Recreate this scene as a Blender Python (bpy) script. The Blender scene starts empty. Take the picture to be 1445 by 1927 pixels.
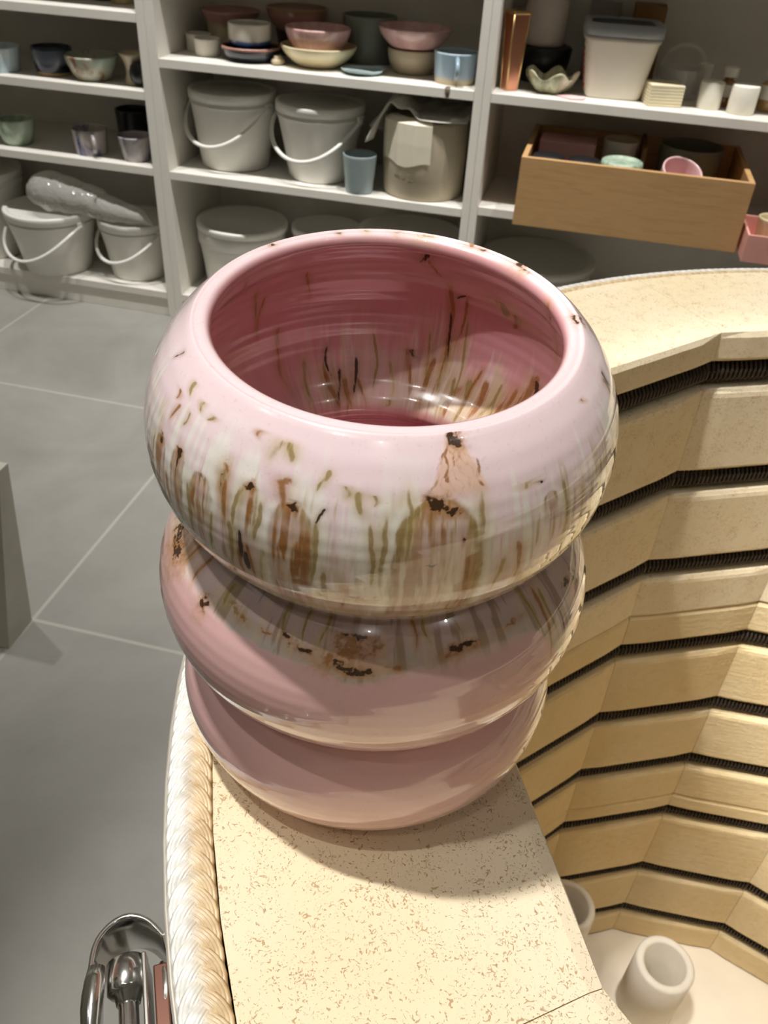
import bpy, math, random
import numpy as np
from mathutils import Vector, Matrix

random.seed(7)
rng = np.random.default_rng(11)
scene = bpy.context.scene
COL = scene.collection
PI = math.pi

# ------------------------------------------------------------------ camera
cam_d = bpy.data.cameras.new('camera')
cam = bpy.data.objects.new('camera', cam_d)
COL.objects.link(cam)
cam_d.sensor_fit = 'VERTICAL'
cam_d.sensor_height = 36.0
cam_d.sensor_width = 27.0
cam_d.lens = 1557.95 / 1927 * 36.0
R_ = Vector((0.96960, 0.23919, 0.05153))
U_ = Vector((-0.18483, 0.57800, 0.79483))
F_ = Vector((-0.16033, 0.78020, -0.60464))
M = Matrix((R_, U_, -F_)).transposed().to_4x4()
M.translation = Vector((0, 0, 1.03))
cam.matrix_world = M
cam_d.clip_start = 0.01
cam_d.dof.use_dof = True
cam_d.dof.focus_distance = 0.155
cam_d.dof.aperture_fstop = 62.0
scene.camera = cam

# ------------------------------------------------------------------ light / exposure
scene.view_settings.view_transform = 'Standard'
scene.view_settings.look = 'None'
scene.view_settings.gamma = 1.0
scene.view_settings.use_curve_mapping = False
scene.view_settings.exposure = 0.3
scene.cycles.use_denoising = True
scene.cycles.max_bounces = 10
scene.cycles.diffuse_bounces = 5
scene.cycles.sample_clamp_indirect = 6.0

world = bpy.data.worlds.new('world')
scene.world = world
world.use_nodes = True
world.node_tree.nodes['Background'].inputs[0].default_value = (0.9, 0.92, 1.0, 1)
world.node_tree.nodes['Background'].inputs[1].default_value = 0.02


def lamp(name, loc, target, power, radius, color=(1, 0.93, 0.82), angle=120, blend=0.6):
    d = bpy.data.lights.new(name, 'SPOT')
    d.energy = power
    d.shadow_soft_size = radius
    d.color = color
    d.spot_size = math.radians(angle)
    d.spot_blend = blend
    o = bpy.data.objects.new(name, d)
    COL.objects.link(o)
    o.location = loc
    o.rotation_euler = (Vector(target) - Vector(loc)).to_track_quat('-Z', 'Y').to_euler()
    return o


# a track of spotlights over the kiln, a few round the room with added fill, and four over the aisle before the shelves
WARM = (1, 0.97, 0.94)
for dx in (-0.05, 0.0, 0.05):
    lamp('room_or_fill_spot', (-0.53 + dx, 0.07, 3.10), (0.05 + dx * 0.3, 0.22, 0.75), 56, 0.022, color=WARM, angle=30, blend=0.5)
for dx in (-0.03, 0.03):
    lamp('room_or_fill_spot', (-0.60 + dx, -0.42, 3.10), (0.06 + dx * 0.3, 0.22, 0.75), 17, 0.020, color=WARM, angle=28, blend=0.5)
# added narrow spot from the left, put in to brighten the kiln wall
lamp('room_or_fill_spot', (-0.80, -0.45, 2.60), (0.385, 0.50, 0.42), 430, 0.03, color=(1, 0.97, 0.93), angle=7.8, blend=1.0)
lamp('room_or_fill_spot', (0.20, 0.36, 3.10), (0.235, 0.37, 0.2), 80, 0.03, color=WARM, angle=6.4, blend=0.6)  # another added spot, aimed straight down to lift the kiln floor
for px, py, e in ((-0.46, -1.08, 3.0), (-0.40, -1.08, 3.0), (-0.34, -1.08, 3.0), (-1.7, -0.7, 7.0), (1.5, -0.6, 7.0), (0.3, -1.4, 7.0)):  # the close cluster gives the glaze glints; the wider ones are added fill
    lamp('room_or_fill_spot', (px, py, 3.10), (px * 0.6, py * 0.5, 0.3), e, 0.015, color=WARM, angle=110, blend=0.8)
for lx in (-1.45, -0.75, -0.05, 0.65):
    lamp('room_or_fill_spot', (lx, 1.60, 2.70), (lx, 1.97, 0.3), 96, 0.03, color=(1, 0.98, 0.965), angle=82, blend=1.0)


# ------------------------------------------------------------------ helpers
def tag(o, label=None, cat=None, group=None, kind=None):
    if label: o['label'] = label
    if cat: o['category'] = cat
    if group: o['group'] = group
    if kind: o['kind'] = kind
    return o


class MB:
    """collects simple shapes into one mesh"""
    def __init__(self):
        self.v, self.f, self.s = [], [], []

    def add(self, verts, faces, smooth=False):
        b = len(self.v)
        self.v += [tuple(p) for p in verts]
        self.f += [tuple(i + b for i in f) for f in faces]
        self.s += [smooth] * len(faces)
        return self

    def box(self, lo, hi, bevel=0.0):
        (x0, y0, z0), (x1, y1, z1) = lo, hi
        if bevel <= 0:
            v = [(x0, y0, z0), (x1, y0, z0), (x1, y1, z0), (x0, y1, z0), (x0, y0, z1), (x1, y0, z1), (x1, y1, z1), (x0, y1, z1)]
            f = [(0, 3, 2, 1), (4, 5, 6, 7), (0, 1, 5, 4), (1, 2, 6, 5), (2, 3, 7, 6), (3, 0, 4, 7)]
            return self.add(v, f)
        import bmesh
        bm = bmesh.new()
        bmesh.ops.create_cube(bm, size=1.0)
        for p in bm.verts:
            p.co = Vector(((x0 + x1) / 2 + p.co.x * (x1 - x0), (y0 + y1) / 2 + p.co.y * (y1 - y0), (z0 + z1) / 2 + p.co.z * (z1 - z0)))
        bmesh.ops.bevel(bm, geom=list(bm.edges), offset=bevel, segments=2, profile=0.5, affect='EDGES')
        bm.verts.index_update()
        self.add([tuple(p.co) for p in bm.verts], [tuple(q.index for q in f.verts) for f in bm.faces])
        bm.free()
        return self

    def lathe(self, prof, seg=48, wob=None, cx=0, cy=0):
        """prof: (r, z) list; poles closed where r == 0"""
        rows = []
        v = []
        for (r, z) in prof:
            if r <= 1e-6:
                rows.append([len(v)])
                v.append((cx, cy, z))
            else:
                row = []
                for k in range(seg):
                    a = 2 * PI * k / seg
                    rr, zz = (r, z) if wob is None else wob(r, z, a)
                    row.append(len(v))
                    v.append((cx + rr * math.cos(a), cy + rr * math.sin(a), zz))
                rows.append(row)
        f = []
        for a, b in zip(rows[:-1], rows[1:]):
            if len(a) == 1 and len(b) == 1: continue
            for k in range(seg):
                k2 = (k + 1) % seg
                if len(a) == 1: f.append((a[0], b[k2], b[k]))
                elif len(b) == 1: f.append((a[k], a[k2], b[0]))
                else: f.append((a[k], a[k2], b[k2], b[k]))
        return self.add(v, f, True)

    def tube(self, pts, rad, seg=10, closed=False, flat=1.0):
        n = len(pts)
        P = [Vector(p) for p in pts]
        v, f = [], []
        up = Vector((0, 0, 1))
        prev = None
        for i, p in enumerate(P):
            if closed: t = P[(i + 1) % n] - P[i - 1]
            else: t = P[min(i + 1, n - 1)] - P[max(i - 1, 0)]
            t.normalize()
            if prev is None:
                a = t.cross(up)
                if a.length < 1e-3: a = t.cross(Vector((1, 0, 0)))
            else:
                a = prev - t * prev.dot(t)
            a.normalize()
            prev = a
            b = t.cross(a)
            rr = rad[i] if isinstance(rad, (list, tuple)) else rad
            for k in range(seg):
                an = 2 * PI * k / seg
                v.append(tuple(p + a * (rr * math.cos(an)) + b * (rr * flat * math.sin(an))))
        m = n if closed else n - 1
        for i in range(m):
            j = (i + 1) % n
            for k in range(seg):
                k2 = (k + 1) % seg
                f.append((i * seg + k, j * seg + k, j * seg + k2, i * seg + k2))
        if not closed:
            f.append(tuple(range(seg)))
            f.append(tuple((n - 1) * seg + k for k in range(seg - 1, -1, -1)))
        return self.add(v, f, True)

    def build(self, name, mat, parent=None, loc=None, rot=None):
        me = bpy.data.meshes.new(name)
        me.from_pydata(self.v, [], self.f)
        me.polygons.foreach_set('use_smooth', self.s)
        if mat: me.materials.append(mat)
        me.update()
        o = bpy.data.objects.new(name, me)
        COL.objects.link(o)
        if parent: o.parent = parent
        if loc: o.location = loc
        if rot: o.rotation_euler = rot
        return o


def fix_normals(o):
    import bmesh
    bm = bmesh.new()
    bm.from_mesh(o.data)
    bmesh.ops.recalc_face_normals(bm, faces=bm.faces)
    bm.to_mesh(o.data)
    bm.free()
    return o


def empty(name, loc=(0, 0, 0), rz=0):
    o = bpy.data.objects.new(name, None)
    COL.objects.link(o)
    o.empty_display_size = 0.02
    o.location = loc
    o.rotation_euler = (0, 0, rz)
    return o


def big_mesh(name, verts, quads, smooth=True):
    me = bpy.data.meshes.new(name)
    nv, nq = len(verts), len(quads)
    me.vertices.add(nv)
    me.vertices.foreach_set('co', np.asarray(verts, np.float32).ravel())
    me.loops.add(nq * 4)
    me.loops.foreach_set('vertex_index', np.asarray(quads, np.int32).ravel())
    me.polygons.add(nq)
    me.polygons.foreach_set('loop_start', np.arange(0, nq * 4, 4, dtype=np.int32))
    me.polygons.foreach_set('use_smooth', np.full(nq, smooth, bool))
    me.update(calc_edges=True)
    return me


def srgb(*c):
    c = [x / 255.0 for x in c]
    return tuple(x / 12.92 if x <= 0.04045 else ((x + 0.055) / 1.055) ** 2.4 for x in c) + (1.0,)


# ------------------------------------------------------------------ materials
class NT:
    def __init__(self, name):
        self.m = bpy.data.materials.new(name)
        self.m.use_nodes = True
        self.t = self.m.node_tree
        self.b = self.t.nodes['Principled BSDF']
        self.out = self.t.nodes['Material Output']

    def n(self, typ, **kw):
        nd = self.t.nodes.new(typ)
        ins = kw.pop('ins', {})
        for k, v in kw.items(): setattr(nd, k, v)
        for k, v in ins.items():
            if isinstance(v, bpy.types.NodeSocket): self.t.links.new(v, nd.inputs[k])
            else: nd.inputs[k].default_value = v
        return nd

    def link(self, a, b): self.t.links.new(a, b)

    def coord(self, scale=(1, 1, 1), kind='Object', rot=(0, 0, 0)):
        tc = self.n('ShaderNodeTexCoord')
        mp = self.n('ShaderNodeMapping', ins={'Vector': tc.outputs[kind], 'Scale': scale, 'Rotation': rot})
        return mp.outputs[0]

    def noise(self, vec, scale, detail=4, rough=0.55, dist=0.0):
        return self.n('ShaderNodeTexNoise', ins={'Vector': vec, 'Scale': scale, 'Detail': detail, 'Roughness': rough, 'Distortion': dist}).outputs['Fac']

    def ramp(self, fac, stops, interp='LINEAR'):
        r = self.n('ShaderNodeValToRGB', ins={'Fac': fac})
        cr = r.color_ramp
        cr.interpolation = interp
        while len(cr.elements) < len(stops): cr.elements.new(0.5)
        for e, (p, c) in zip(cr.elements, stops):
            e.position = p
            e.color = c
        return r.outputs[0]

    def mix(self, fac, a, b, mode='MIX'):
        nd = self.n('ShaderNodeMix', data_type='RGBA', blend_type=mode)
        for sock, v in ((nd.inputs[0], fac), (nd.inputs[6], a), (nd.inputs[7], b)):
            if isinstance(v, bpy.types.NodeSocket): self.link(v, sock)
            else: sock.default_value = v
        return nd.outputs[2]

    def math(self, op, a, b=0.0, clamp=False):
        nd = self.n('ShaderNodeMath', operation=op, use_clamp=clamp)
        for sock, v in zip(nd.inputs, (a, b)):
            if isinstance(v, bpy.types.NodeSocket): self.link(v, sock)
            else: sock.default_value = v
        return nd.outputs[0]

    def smooth(self, x, lo, hi):
        nd = self.n('ShaderNodeMapRange', interpolation_type='SMOOTHSTEP', ins={'Value': x, 'From Min': lo, 'From Max': hi})
        return nd.outputs[0]

    def bump(self, h, strength, dist=0.001):
        nd = self.n('ShaderNodeBump', ins={'Height': h, 'Strength': strength, 'Distance': dist})
        self.link(nd.outputs[0], self.b.inputs['Normal'])

    def set(self, **kw):
        for k, v in kw.items():
            k = k.replace('_', ' ')
            if isinstance(v, bpy.types.NodeSocket): self.link(v, self.b.inputs[k])
            else: self.b.inputs[k].default_value = v
        return self


def plain(name, c, rough=0.5, metal=0.0, var=0.06, scale=18.0, coat=0.0, bump=0.0):
    m = NT(name)
    v = m.coord()
    n = m.noise(v, scale, 3)
    lo = tuple(max(0, x * (1 - var)) for x in c[:3]) + (1,)
    hi = tuple(min(1, x * (1 + var)) for x in c[:3]) + (1,)
    m.set(Base_Color=m.ramp(n, [(0.3, lo), (0.7, hi)]), Roughness=rough, Metallic=metal, Coat_Weight=coat, Coat_Roughness=0.05)
    if bump: m.bump(n, bump, 0.002)
    return m.m


def banded(name, stops, h, rough=0.25, wob=0.12, nscale=25.0):
    """glaze whose colour changes up the pot; stops along 0..1 of height h"""
    m = NT(name)
    v = m.coord()
    sep = m.n('ShaderNodeSeparateXYZ', ins={0: v})
    n = m.noise(v, nscale, 4)
    t = m.math('ADD', m.math('DIVIDE', sep.outputs[2], h), m.math('MULTIPLY', m.math('SUBTRACT', n, 0.5), wob * 2))
    m.set(Base_Color=m.ramp(t, stops), Roughness=rough, Coat_Weight=0.5, Coat_Roughness=0.06)
    return m.m


def mottled(name, a, b, c, rough=0.25, scale=30.0, stretch=(1, 1, 0.35)):
    m = NT(name)
    v = m.coord(stretch)
    n = m.noise(v, scale, 5, 0.6, 0.6)
    m.set(Base_Color=m.ramp(n, [(0.36, a), (0.5, b), (0.64, c)]), Roughness=rough, Coat_Weight=0.5, Coat_Roughness=0.06)
    return m.m


def firebrick(name, base, inner=False):
    m = NT(name)
    v = m.coord()
    big = m.noise(v, 14, 3)
    col = m.mix(m.smooth(big, 0.35, 0.75), base, tuple(x * f for x, f in zip(base[:3], (0.97, 0.93, 0.84))) + (1,))
    stretch = m.coord((1.0, 0.8, 1.6), rot=(0, 0, 0.5))
    fl = m.noise(stretch, 820, 2, 0.5, 2.4)
    fl2 = m.noise(m.coord((0.8, 1.1, 1.4), rot=(0, 0, -0.4)), 560, 2, 0.5, 3.0)
    sparse = m.noise(v, 150, 2)
    thr = m.smooth(m.math('ADD', m.math('MAXIMUM', fl, m.math('SUBTRACT', fl2, 0.005)), m.math('MULTIPLY', m.math('SUBTRACT', sparse, 0.5), 0.26)), 0.635, 0.69)
    big_fl = m.smooth(m.noise(m.coord((1, 0.8, 1)), 260, 2, 0.5, 2.2), 0.735, 0.765)
    k = 0.35 if inner else 0.7
    tint = m.mix(m.noise(v, 300, 1), srgb(120, 82, 38), srgb(196, 150, 88))
    col = m.mix(m.math('MULTIPLY', thr, k), col, tint)
    col = m.mix(m.math('MULTIPLY', big_fl, k), col, srgb(150, 96, 44))
    m.set(Base_Color=col, Roughness=0.9)
    m.b.inputs['Specular IOR Level'].default_value = 0.2
    if inner:
        saw = m.noise(m.coord((0.25, 0.25, 2.2)), 120, 4, 0.6)
        h = m.math('ADD', m.math('MULTIPLY', saw, 0.5), m.math('MULTIPLY', m.noise(v, 500, 3), 0.4))
        m.bump(m.math('SUBTRACT', h, m.math('MULTIPLY', thr, 0.4)), 0.55, 0.0016)
    else:
        h = m.math('SUBTRACT', m.math('MULTIPLY', m.noise(v, 700, 3), 0.35), m.math('MULTIPLY', m.math('MAXIMUM', thr, big_fl), 0.7))
        m.bump(h, 0.5, 0.0008)
    return m.m


M_shelf = plain('white_laminate', srgb(226, 222, 212), 0.42, var=0.02)
M_back = plain('shelf_backing', srgb(222, 216, 206), 0.6, var=0.03)
M_wall = plain('wall_paint', srgb(222, 218, 208), 0.8, var=0.02, scale=4)
M_ceil = plain('ceiling_paint', srgb(235, 233, 228), 0.85, var=0.01, scale=4)
M_plastic = plain('white_bucket_plastic', srgb(226, 224, 215), 0.35, var=0.03, scale=6)
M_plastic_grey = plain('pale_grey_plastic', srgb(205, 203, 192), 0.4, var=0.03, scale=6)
M_brick = firebrick('firebrick_rim', srgb(236, 222, 192))
M_brick_in = firebrick('firebrick_lining', srgb(226, 207, 166), True)
M_coil = plain('heating_coil', srgb(58, 48, 38), 0.6, 0.3, 0.25, 300)
M_steel = plain('stainless_steel', srgb(205, 203, 198), 0.24, 1.0, 0.04, 8)
M_chrome = plain('chrome', srgb(226, 225, 222), 0.16, 1.0, 0.05, 40)
M_post = plain('kiln_furniture_clay', srgb(212, 204, 188), 0.75, var=0.04, scale=60, bump=0.1)
M_slab = plain('kiln_floor_slab', srgb(240, 230, 210), 0.85, var=0.05, scale=20, bump=0.15)


def floor_mat():
    m = NT('grey_floor_tiles')
    tc = m.n('ShaderNodeTexCoord')
    sep = m.n('ShaderNodeSeparateXYZ', ins={0: tc.outputs['Object']})

    def line(s, off, period, w):
        a = m.math('FRACT', m.math('DIVIDE', m.math('ADD', s, off), period))
        d = m.math('MULTIPLY', m.math('ABSOLUTE', m.math('SUBTRACT', a, 0.5)), period)
        return m.smooth(d, w, w * 0.55)
    gx = line(sep.outputs[0], 0.773 + 0.35, 0.70, 0.0042)
    gy = line(sep.outputs[1], -0.852 + 0.35, 0.70, 0.0042)
    g = m.math('MAXIMUM', gx, gy)
    v = m.coord()
    n = m.noise(v, 3.2, 6, 0.6, 0.4)
    n2 = m.noise(v, 45, 3)
    col = m.ramp(n, [(0.3, srgb(128, 126, 119)), (0.7, srgb(152, 150, 142))])
    col = m.mix(m.math('MULTIPLY', n2, 0.10), col, srgb(172, 170, 161))
    col = m.mix(m.math('MULTIPLY', g, 0.5), col, srgb(190, 186, 174))
    m.set(Base_Color=col, Roughness=0.5)
    return m.m


def wood_mat():
    m = NT('pine_wood')
    v = m.coord((1.2, 6, 14))
    n = m.noise(v, 6, 5, 0.6, 1.2)
    col = m.ramp(n, [(0.3, srgb(176, 136, 88)), (0.55, srgb(192, 152, 102)), (0.75, srgb(182, 142, 94))])
    v2 = m.coord((6, 14, 22))
    kn = m.smooth(m.noise(v2, 1.0, 2), 0.70, 0.76)
    col = m.mix(m.math('MULTIPLY', kn, 0.6), col, srgb(120, 76, 36))
    m.set(Base_Color=col, Roughness=0.55)
    return m.m


M_floor = floor_mat()
M_wood = wood_mat()


def clear_mat(name, tint, alpha, rough=0.15, bump=0.0):
    m = NT(name)
    v = m.coord()
    n = m.noise(v, 60, 4, 0.6, 0.5)
    m.set(Base_Color=tint, Roughness=rough, Alpha=alpha)
    m.b.inputs['Specular IOR Level'].default_value = 0.8
    if bump: m.bump(n, bump, 0.012)
    return m.m


# ------------------------------------------------------------------ room shell
X0, X1, Y0, Y1, ZC = -2.6, 2.6, -2.0, 2.372, 3.2


def struct(name, lo, hi, mat):
    return tag(MB().box(lo, hi).build(name, mat), kind='structure')


struct('floor', (X0, Y0, -0.1), (X1, Y1, 0), M_floor)
struct('ceiling', (X0, Y0, ZC), (X1, Y1, ZC + 0.1), M_ceil)
struct('wall_back', (X0, Y1, -0.1), (X1, Y1 + 0.1, ZC + 0.1), M_wall)
struct('wall_front', (X0, Y0 - 0.1, -0.1), (X1, Y0, ZC + 0.1), M_wall)
struct('wall_left', (X0 - 0.1, Y0 - 0.1, -0.1), (X0, Y1 + 0.1, ZC + 0.1), M_wall)
struct('wall_right', (X1, Y0 - 0.1, -0.1), (X1 + 0.1, Y1 + 0.1, ZC + 0.1), M_wall)

# ------------------------------------------------------------------ shelving
YF, YB, ST, PT = 2.046, 2.368, 0.0205, 0.0205
SA, SB, SC, SD = 0.7574, 0.5904, 0.4104, 0.0734
SM1, SM2, SR2 = 0.6674, 0.4074, 0.4174
GAP = 0.0004                                   # things rest just clear of the boards


def bookcase(x0, x1, lt, rt, levels, label):
    t = empty('bookcase', ((x0 + x1) / 2, (YF + YB) / 2, 0))
    tag(t, label, 'bookcase', 'white bookcases along the back wall')
    cx, cy = t.location.x, t.location.y

    def part(name, lo, hi, bev=0.0012, mat=M_shelf):
        return MB().box((lo[0] - cx, lo[1] - cy, lo[2]), (hi[0] - cx, hi[1] - cy, hi[2]), bev).build(name, mat, t)
    part('side_panel', (x0, YF, 0), (x0 + lt, YB, 2.02))
    part('side_panel', (x1 - rt, YF, 0), (x1, YB, 2.02))
    xa, xb = x0 + lt + 0.0002, x1 - rt - 0.0002
    part('back_panel', (xa, YB - 0.006, 0), (xb, YB, 2.02), 0, M_back)
    for z in levels:
        part('shelf', (xa, YF + 0.001, z - GAP - ST), (xb, YB - 0.0062, z - GAP))
    part('top_board', (xa, YF, 2.0), (xb, YB - 0.0062, 2.02))
    part('plinth', (xa, YF + 0.006, 0), (xb, YF + 0.022, SD - ST - 0.0008))
    return t


bookcase(-1.905, -1.0682, 0.0205, 0.022, [SD, SC, SB, SA, 0.985, 1.25, 1.6], 'white bookcase at the left with two rows of small cups above the lidded buckets')
bookcase(-1.0678, -0.2566, 0.0235, 0.0195, [SD, SM2, SM1, 0.95, 1.25, 1.6], 'white bookcase in the middle holding pink bowls and two handled buckets')
bookcase(-0.2562, 0.560, 0.0185, 0.0205, [SD, SR2, SM1, 0.97, 1.25, 1.6], 'white bookcase at the right with the wooden crate on its shelf')


# ------------------------------------------------------------------ pots on the shelves
def pot_profile(rb, rt, h, shape='straight', wall=0.0045):
    """outer bottom centre -> rim -> inner bottom centre"""
    out = []
    n = 12
    for i in range(n + 1):
        u = i / n
        if shape == 'straight': r = rb + (rt - rb) * u
        elif shape == 'round': r = rb + (rt - rb) * math.sin(min(1, u * 1.25) * PI / 2)
        elif shape == 'bowl': r = rb + (rt - rb) * (1 - (1 - u) ** 1.7)
        elif shape == 'flare': r = rb + (rt - rb) * (0.15 * u + 0.85 * u ** 3)
        elif shape == 'belly': r = rb + (rt - rb) * u + 0.16 * rt * math.sin(PI * u)
        elif shape == 'rimmed': r = (rb * 1.0 + 0.06 * rb * u) if u < 0.66 else rb * 1.06 + (rt - rb * 1.06) * ((u - 0.66) / 0.34)
        elif shape == 'waist': r = rb + (rt - rb) * u - 0.28 * rt * math.sin(PI * min(1, u * 1.05))
        out.append((r, h * u))
    p = [(0, 0.0015), (rb * 0.86, 0.0015), (rb * 0.9, 0.0)] + [(rb * 0.985, 0.0), (out[0][0], 0.0022)] + out[1:]
    rr = out[-1][0]
    p[-1] = (rr, h - wall * 0.45)
    p += [(rr - wall * 0.18, h - wall * 0.1), (rr - wall * 0.5, h), (rr - wall * 0.82, h - wall * 0.1), (rr - wall, h - wall * 0.5)]
    p += [(max(0.004, r - wall), max(z, wall + 0.001)) for r, z in out[-2:0:-1]]
    p += [(rb * 0.7, wall), (0, wall)]
    return p


def pot(name, label, cat, mat, x, y, z, rb, rt, h, shape='straight', group=None, wob=None, wall=0.0045, rot=None):
    o = MB().lathe(pot_profile(rb, rt, h, shape, wall), 56, wob).build(name, mat, loc=(x, y, z), rot=rot)
    return tag(fix_normals(o), label, cat, group)


def handled(name, label, cat, mat, x, y, z, rb, rt, h, ang, shape='straight', group=None, size=0.5):
    t = tag(empty(name, (x, y, z)), label, cat, group)
    fix_normals(MB().lathe(pot_profile(rb, rt, h, shape), 56).build('body', mat, t))
    r = (rb + rt) / 2 - 0.001
    pts = []
    for i in range(15):
        a = -PI / 2 + PI * i / 14
        rr = r + 0.026 * math.cos(a)
        pts.append((rr * math.cos(ang), rr * math.sin(ang), h * 0.55 + h * size * 0.62 * math.sin(a)))
    MB().tube(pts, 0.0055, 10, flat=1.3).build('handle', mat, t)
    return t


G_white = srgb(236, 230, 216)
blue_pale = mottled('pale_blue_glaze', srgb(150, 170, 178), srgb(176, 194, 200), srgb(200, 212, 214))
navy = banded('navy_glaze', [(0.0, srgb(190, 160, 112)), (0.10, srgb(190, 160, 112)), (0.13, srgb(10, 14, 30)), (0.34, srgb(18, 26, 48)), (0.5, srgb(92, 98, 108)), (0.85, srgb(80, 86, 98)), (0.93, srgb(20, 26, 44))], 0.066, wob=0.04)
celadon_brown = mottled('celadon_and_rust_glaze', srgb(120, 76, 40), srgb(178, 172, 150), srgb(172, 186, 172), scale=26)
cream_black = banded('cream_and_black_glaze', [(0.0, srgb(200, 182, 150)), (1.0, srgb(206, 190, 160))], 0.08)
mint = mottled('mint_glaze', srgb(128, 150, 130), srgb(164, 184, 160), srgb(186, 200, 178))
bluewhite = mottled('blue_and_white_glaze', srgb(52, 58, 112), srgb(168, 160, 160), srgb(196, 186, 178), scale=34)
bluewhite2 = mottled('blue_brushed_white_glaze', srgb(44, 52, 118), srgb(160, 154, 156), srgb(180, 172, 170), scale=22)
black_gl = plain('black_glaze', srgb(26, 26, 28), 0.4, coat=0.15)
olive_gl = mottled('olive_glaze', srgb(96, 92, 46), srgb(130, 124, 70), srgb(150, 140, 90))
tan_gl = mottled('tan_glaze', srgb(150, 130, 84), srgb(172, 152, 104), srgb(186, 168, 122))

pot('olive_pot', 'olive green pot on the high left shelf, cut by the photo top', 'pot', olive_gl, -1.335, 2.20, SA, 0.040, 0.045, 0.075)
pot('black_pot', 'black pot on the high left shelf between the olive and the tan pots', 'pot', black_gl, -1.262, 2.215, SA, 0.026, 0.028, 0.07)
pot('tan_pot', 'tan pot on the high left shelf nearest the upright', 'pot', tan_gl, -1.192, 2.185, SA, 0.030, 0.034, 0.075)

pot('pale_blue_cup', 'pale blue straight cup at the left edge of the photo, beside the navy cup', 'cup', blue_pale, -1.522, 2.11, SB, 0.047, 0.053, 0.057, 'straight')
pot('navy_cup', 'dark navy cup with a bare tan foot, beside the rust-streaked bowl', 'cup', navy, -1.385, 2.135, SB, 0.043, 0.050, 0.064, 'round')
pot('streaked_bowl', 'flared celadon bowl with rust brown streaks, right of the navy cup', 'bowl', celadon_brown, -1.268, 2.125, SB, 0.042, 0.066, 0.056, 'bowl')
tt = tag(empty('pitcher', (-1.150, 2.125, SB)), 'cream waisted pitcher with a black opening, against the upright', 'pitcher')
fix_normals(MB().lathe(pot_profile(0.030, 0.036, 0.07, 'waist'), 48).build('body', cream_black, tt))
tag(MB().lathe([(0, -0.0), (0.016, 0.0), (0.026, 0.012), (0.028, 0.028), (0.024, 0.042), (0.014, 0.052), (0, 0.054)], 32).build('handle', black_gl, tt, loc=(0.026, -0.022, 0.003)), 'black rounded handle')

pot('mint_cup', 'mint green rounded cup standing alone on the lower cup shelf', 'cup', mint, -1.522, 2.118, SC, 0.036, 0.049, 0.063, 'round')
handled('mug', 'mottled blue and white mug with a white handle, before the black cup', 'mug', bluewhite, -1.300, 2.115, SC, 0.042, 0.046, 0.062, -0.9)
pot('black_cup', 'tall matt black cup behind the two blue and white cups', 'cup', black_gl, -1.245, 2.262, SC, 0.045, 0.049, 0.088)
pot('small_cup', 'blue-brushed white tapered cup against the upright, in front of the black cup', 'cup', bluewhite2, -1.163, 2.105, SC, 0.034, 0.046, 0.061, 'straight')


# buckets
def bucket(label, x, y, z, rb, rt, h, group, bail=True, lid=True, drop=0.085, lean=0.0, mat=M_plastic, rz=0.0):
    t = tag(empty('bucket', (x, y, z), rz), label, 'bucket', group)
    lr = rt * 0.965
    p = [(0, 0.003), (rb * 0.9, 0.003), (rb * 0.94, 0), (rb, 0.002), (rb + (lr - rb) * 0.5, h * 0.5), (lr * 0.985, h * 0.84), (lr * 0.99, h * 0.85), (lr * 1.012, h * 0.855), (lr * 1.012, h * 0.875), (lr * 0.99, h * 0.88),
         (lr, h * 0.93), (lr + 0.001, h - 0.004), (lr - 0.003, h - 0.004), (lr - 0.004, h * 0.93), (rb + (lr - rb) * 0.5 - 0.004, h * 0.5), (rb - 0.004, 0.006), (0, 0.006)]
    fix_normals(MB().lathe(p, 64).build('body', mat, t))
    if lid:
        q = [(0, h + 0.001), (rt * 0.84, h + 0.001), (rt * 0.88, h + 0.0015), (rt * 0.90, h + 0.0065), (rt * 0.99, h + 0.0065), (rt, h + 0.004), (rt, h - 0.014), (rt - 0.0025, h - 0.014), (rt - 0.003, h - 0.003), (0, h - 0.003)]
        fix_normals(MB().lathe(q, 64).build('lid', mat, t))
    if bail:
        pts = []
        zt = h * 0.865
        for i in range(41):
            a = PI * i / 40
            f = math.sin(a)
            xx = -(rt + 0.004) * math.cos(a) * (1 + lean * f)
            yy = -(rt + 0.010) * f ** 0.8
            zz = zt - drop * (f ** 1.15)
            pts.append((xx, yy, zz))
        MB().tube(pts, 0.0052, 8, flat=0.8).build('handle', mat, t)
        for s in (-1, 1):
            MB().box((s * (lr + 0.003) - 0.004, -0.012, zt - 0.012), (s * (lr + 0.003) + 0.004, 0.012, zt + 0.010), 0.002).build('handle_lug', mat, t)
    return t


gb = 'white plastic buckets on the shelves'
bucket('white bucket cut by the left photo edge on the bottom shelf', -1.722, 2.175, SD, 0.104, 0.122, 0.232, gb, bail=False, rz=-0.3)
bucket('white bucket with its handle hanging, under the blunt end of the bubble wrap', -1.468, 2.122, SD, 0.093, 0.127, 0.166, gb, drop=0.092, rz=-0.35)
bucket('white bucket against the upright, under the thin end of the bubble wrap', -1.226, 2.160, SD, 0.079, 0.103, 0.156, gb, drop=0.075, rz=-0.35)
bucket('lidded white bucket leftmost on the middle shelf, left of its near twin', -0.9175, 2.190, SM2, 0.090, 0.1135, 0.178, gb, drop=0.090, rz=-0.28)
bucket('lidded white bucket beside the small grey-blue tumbler', -0.6755, 2.172, SM2, 0.081, 0.1135, 0.174, gb, drop=0.090, rz=-0.22)

gt = 'low round tubs on the bottom shelf'


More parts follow.
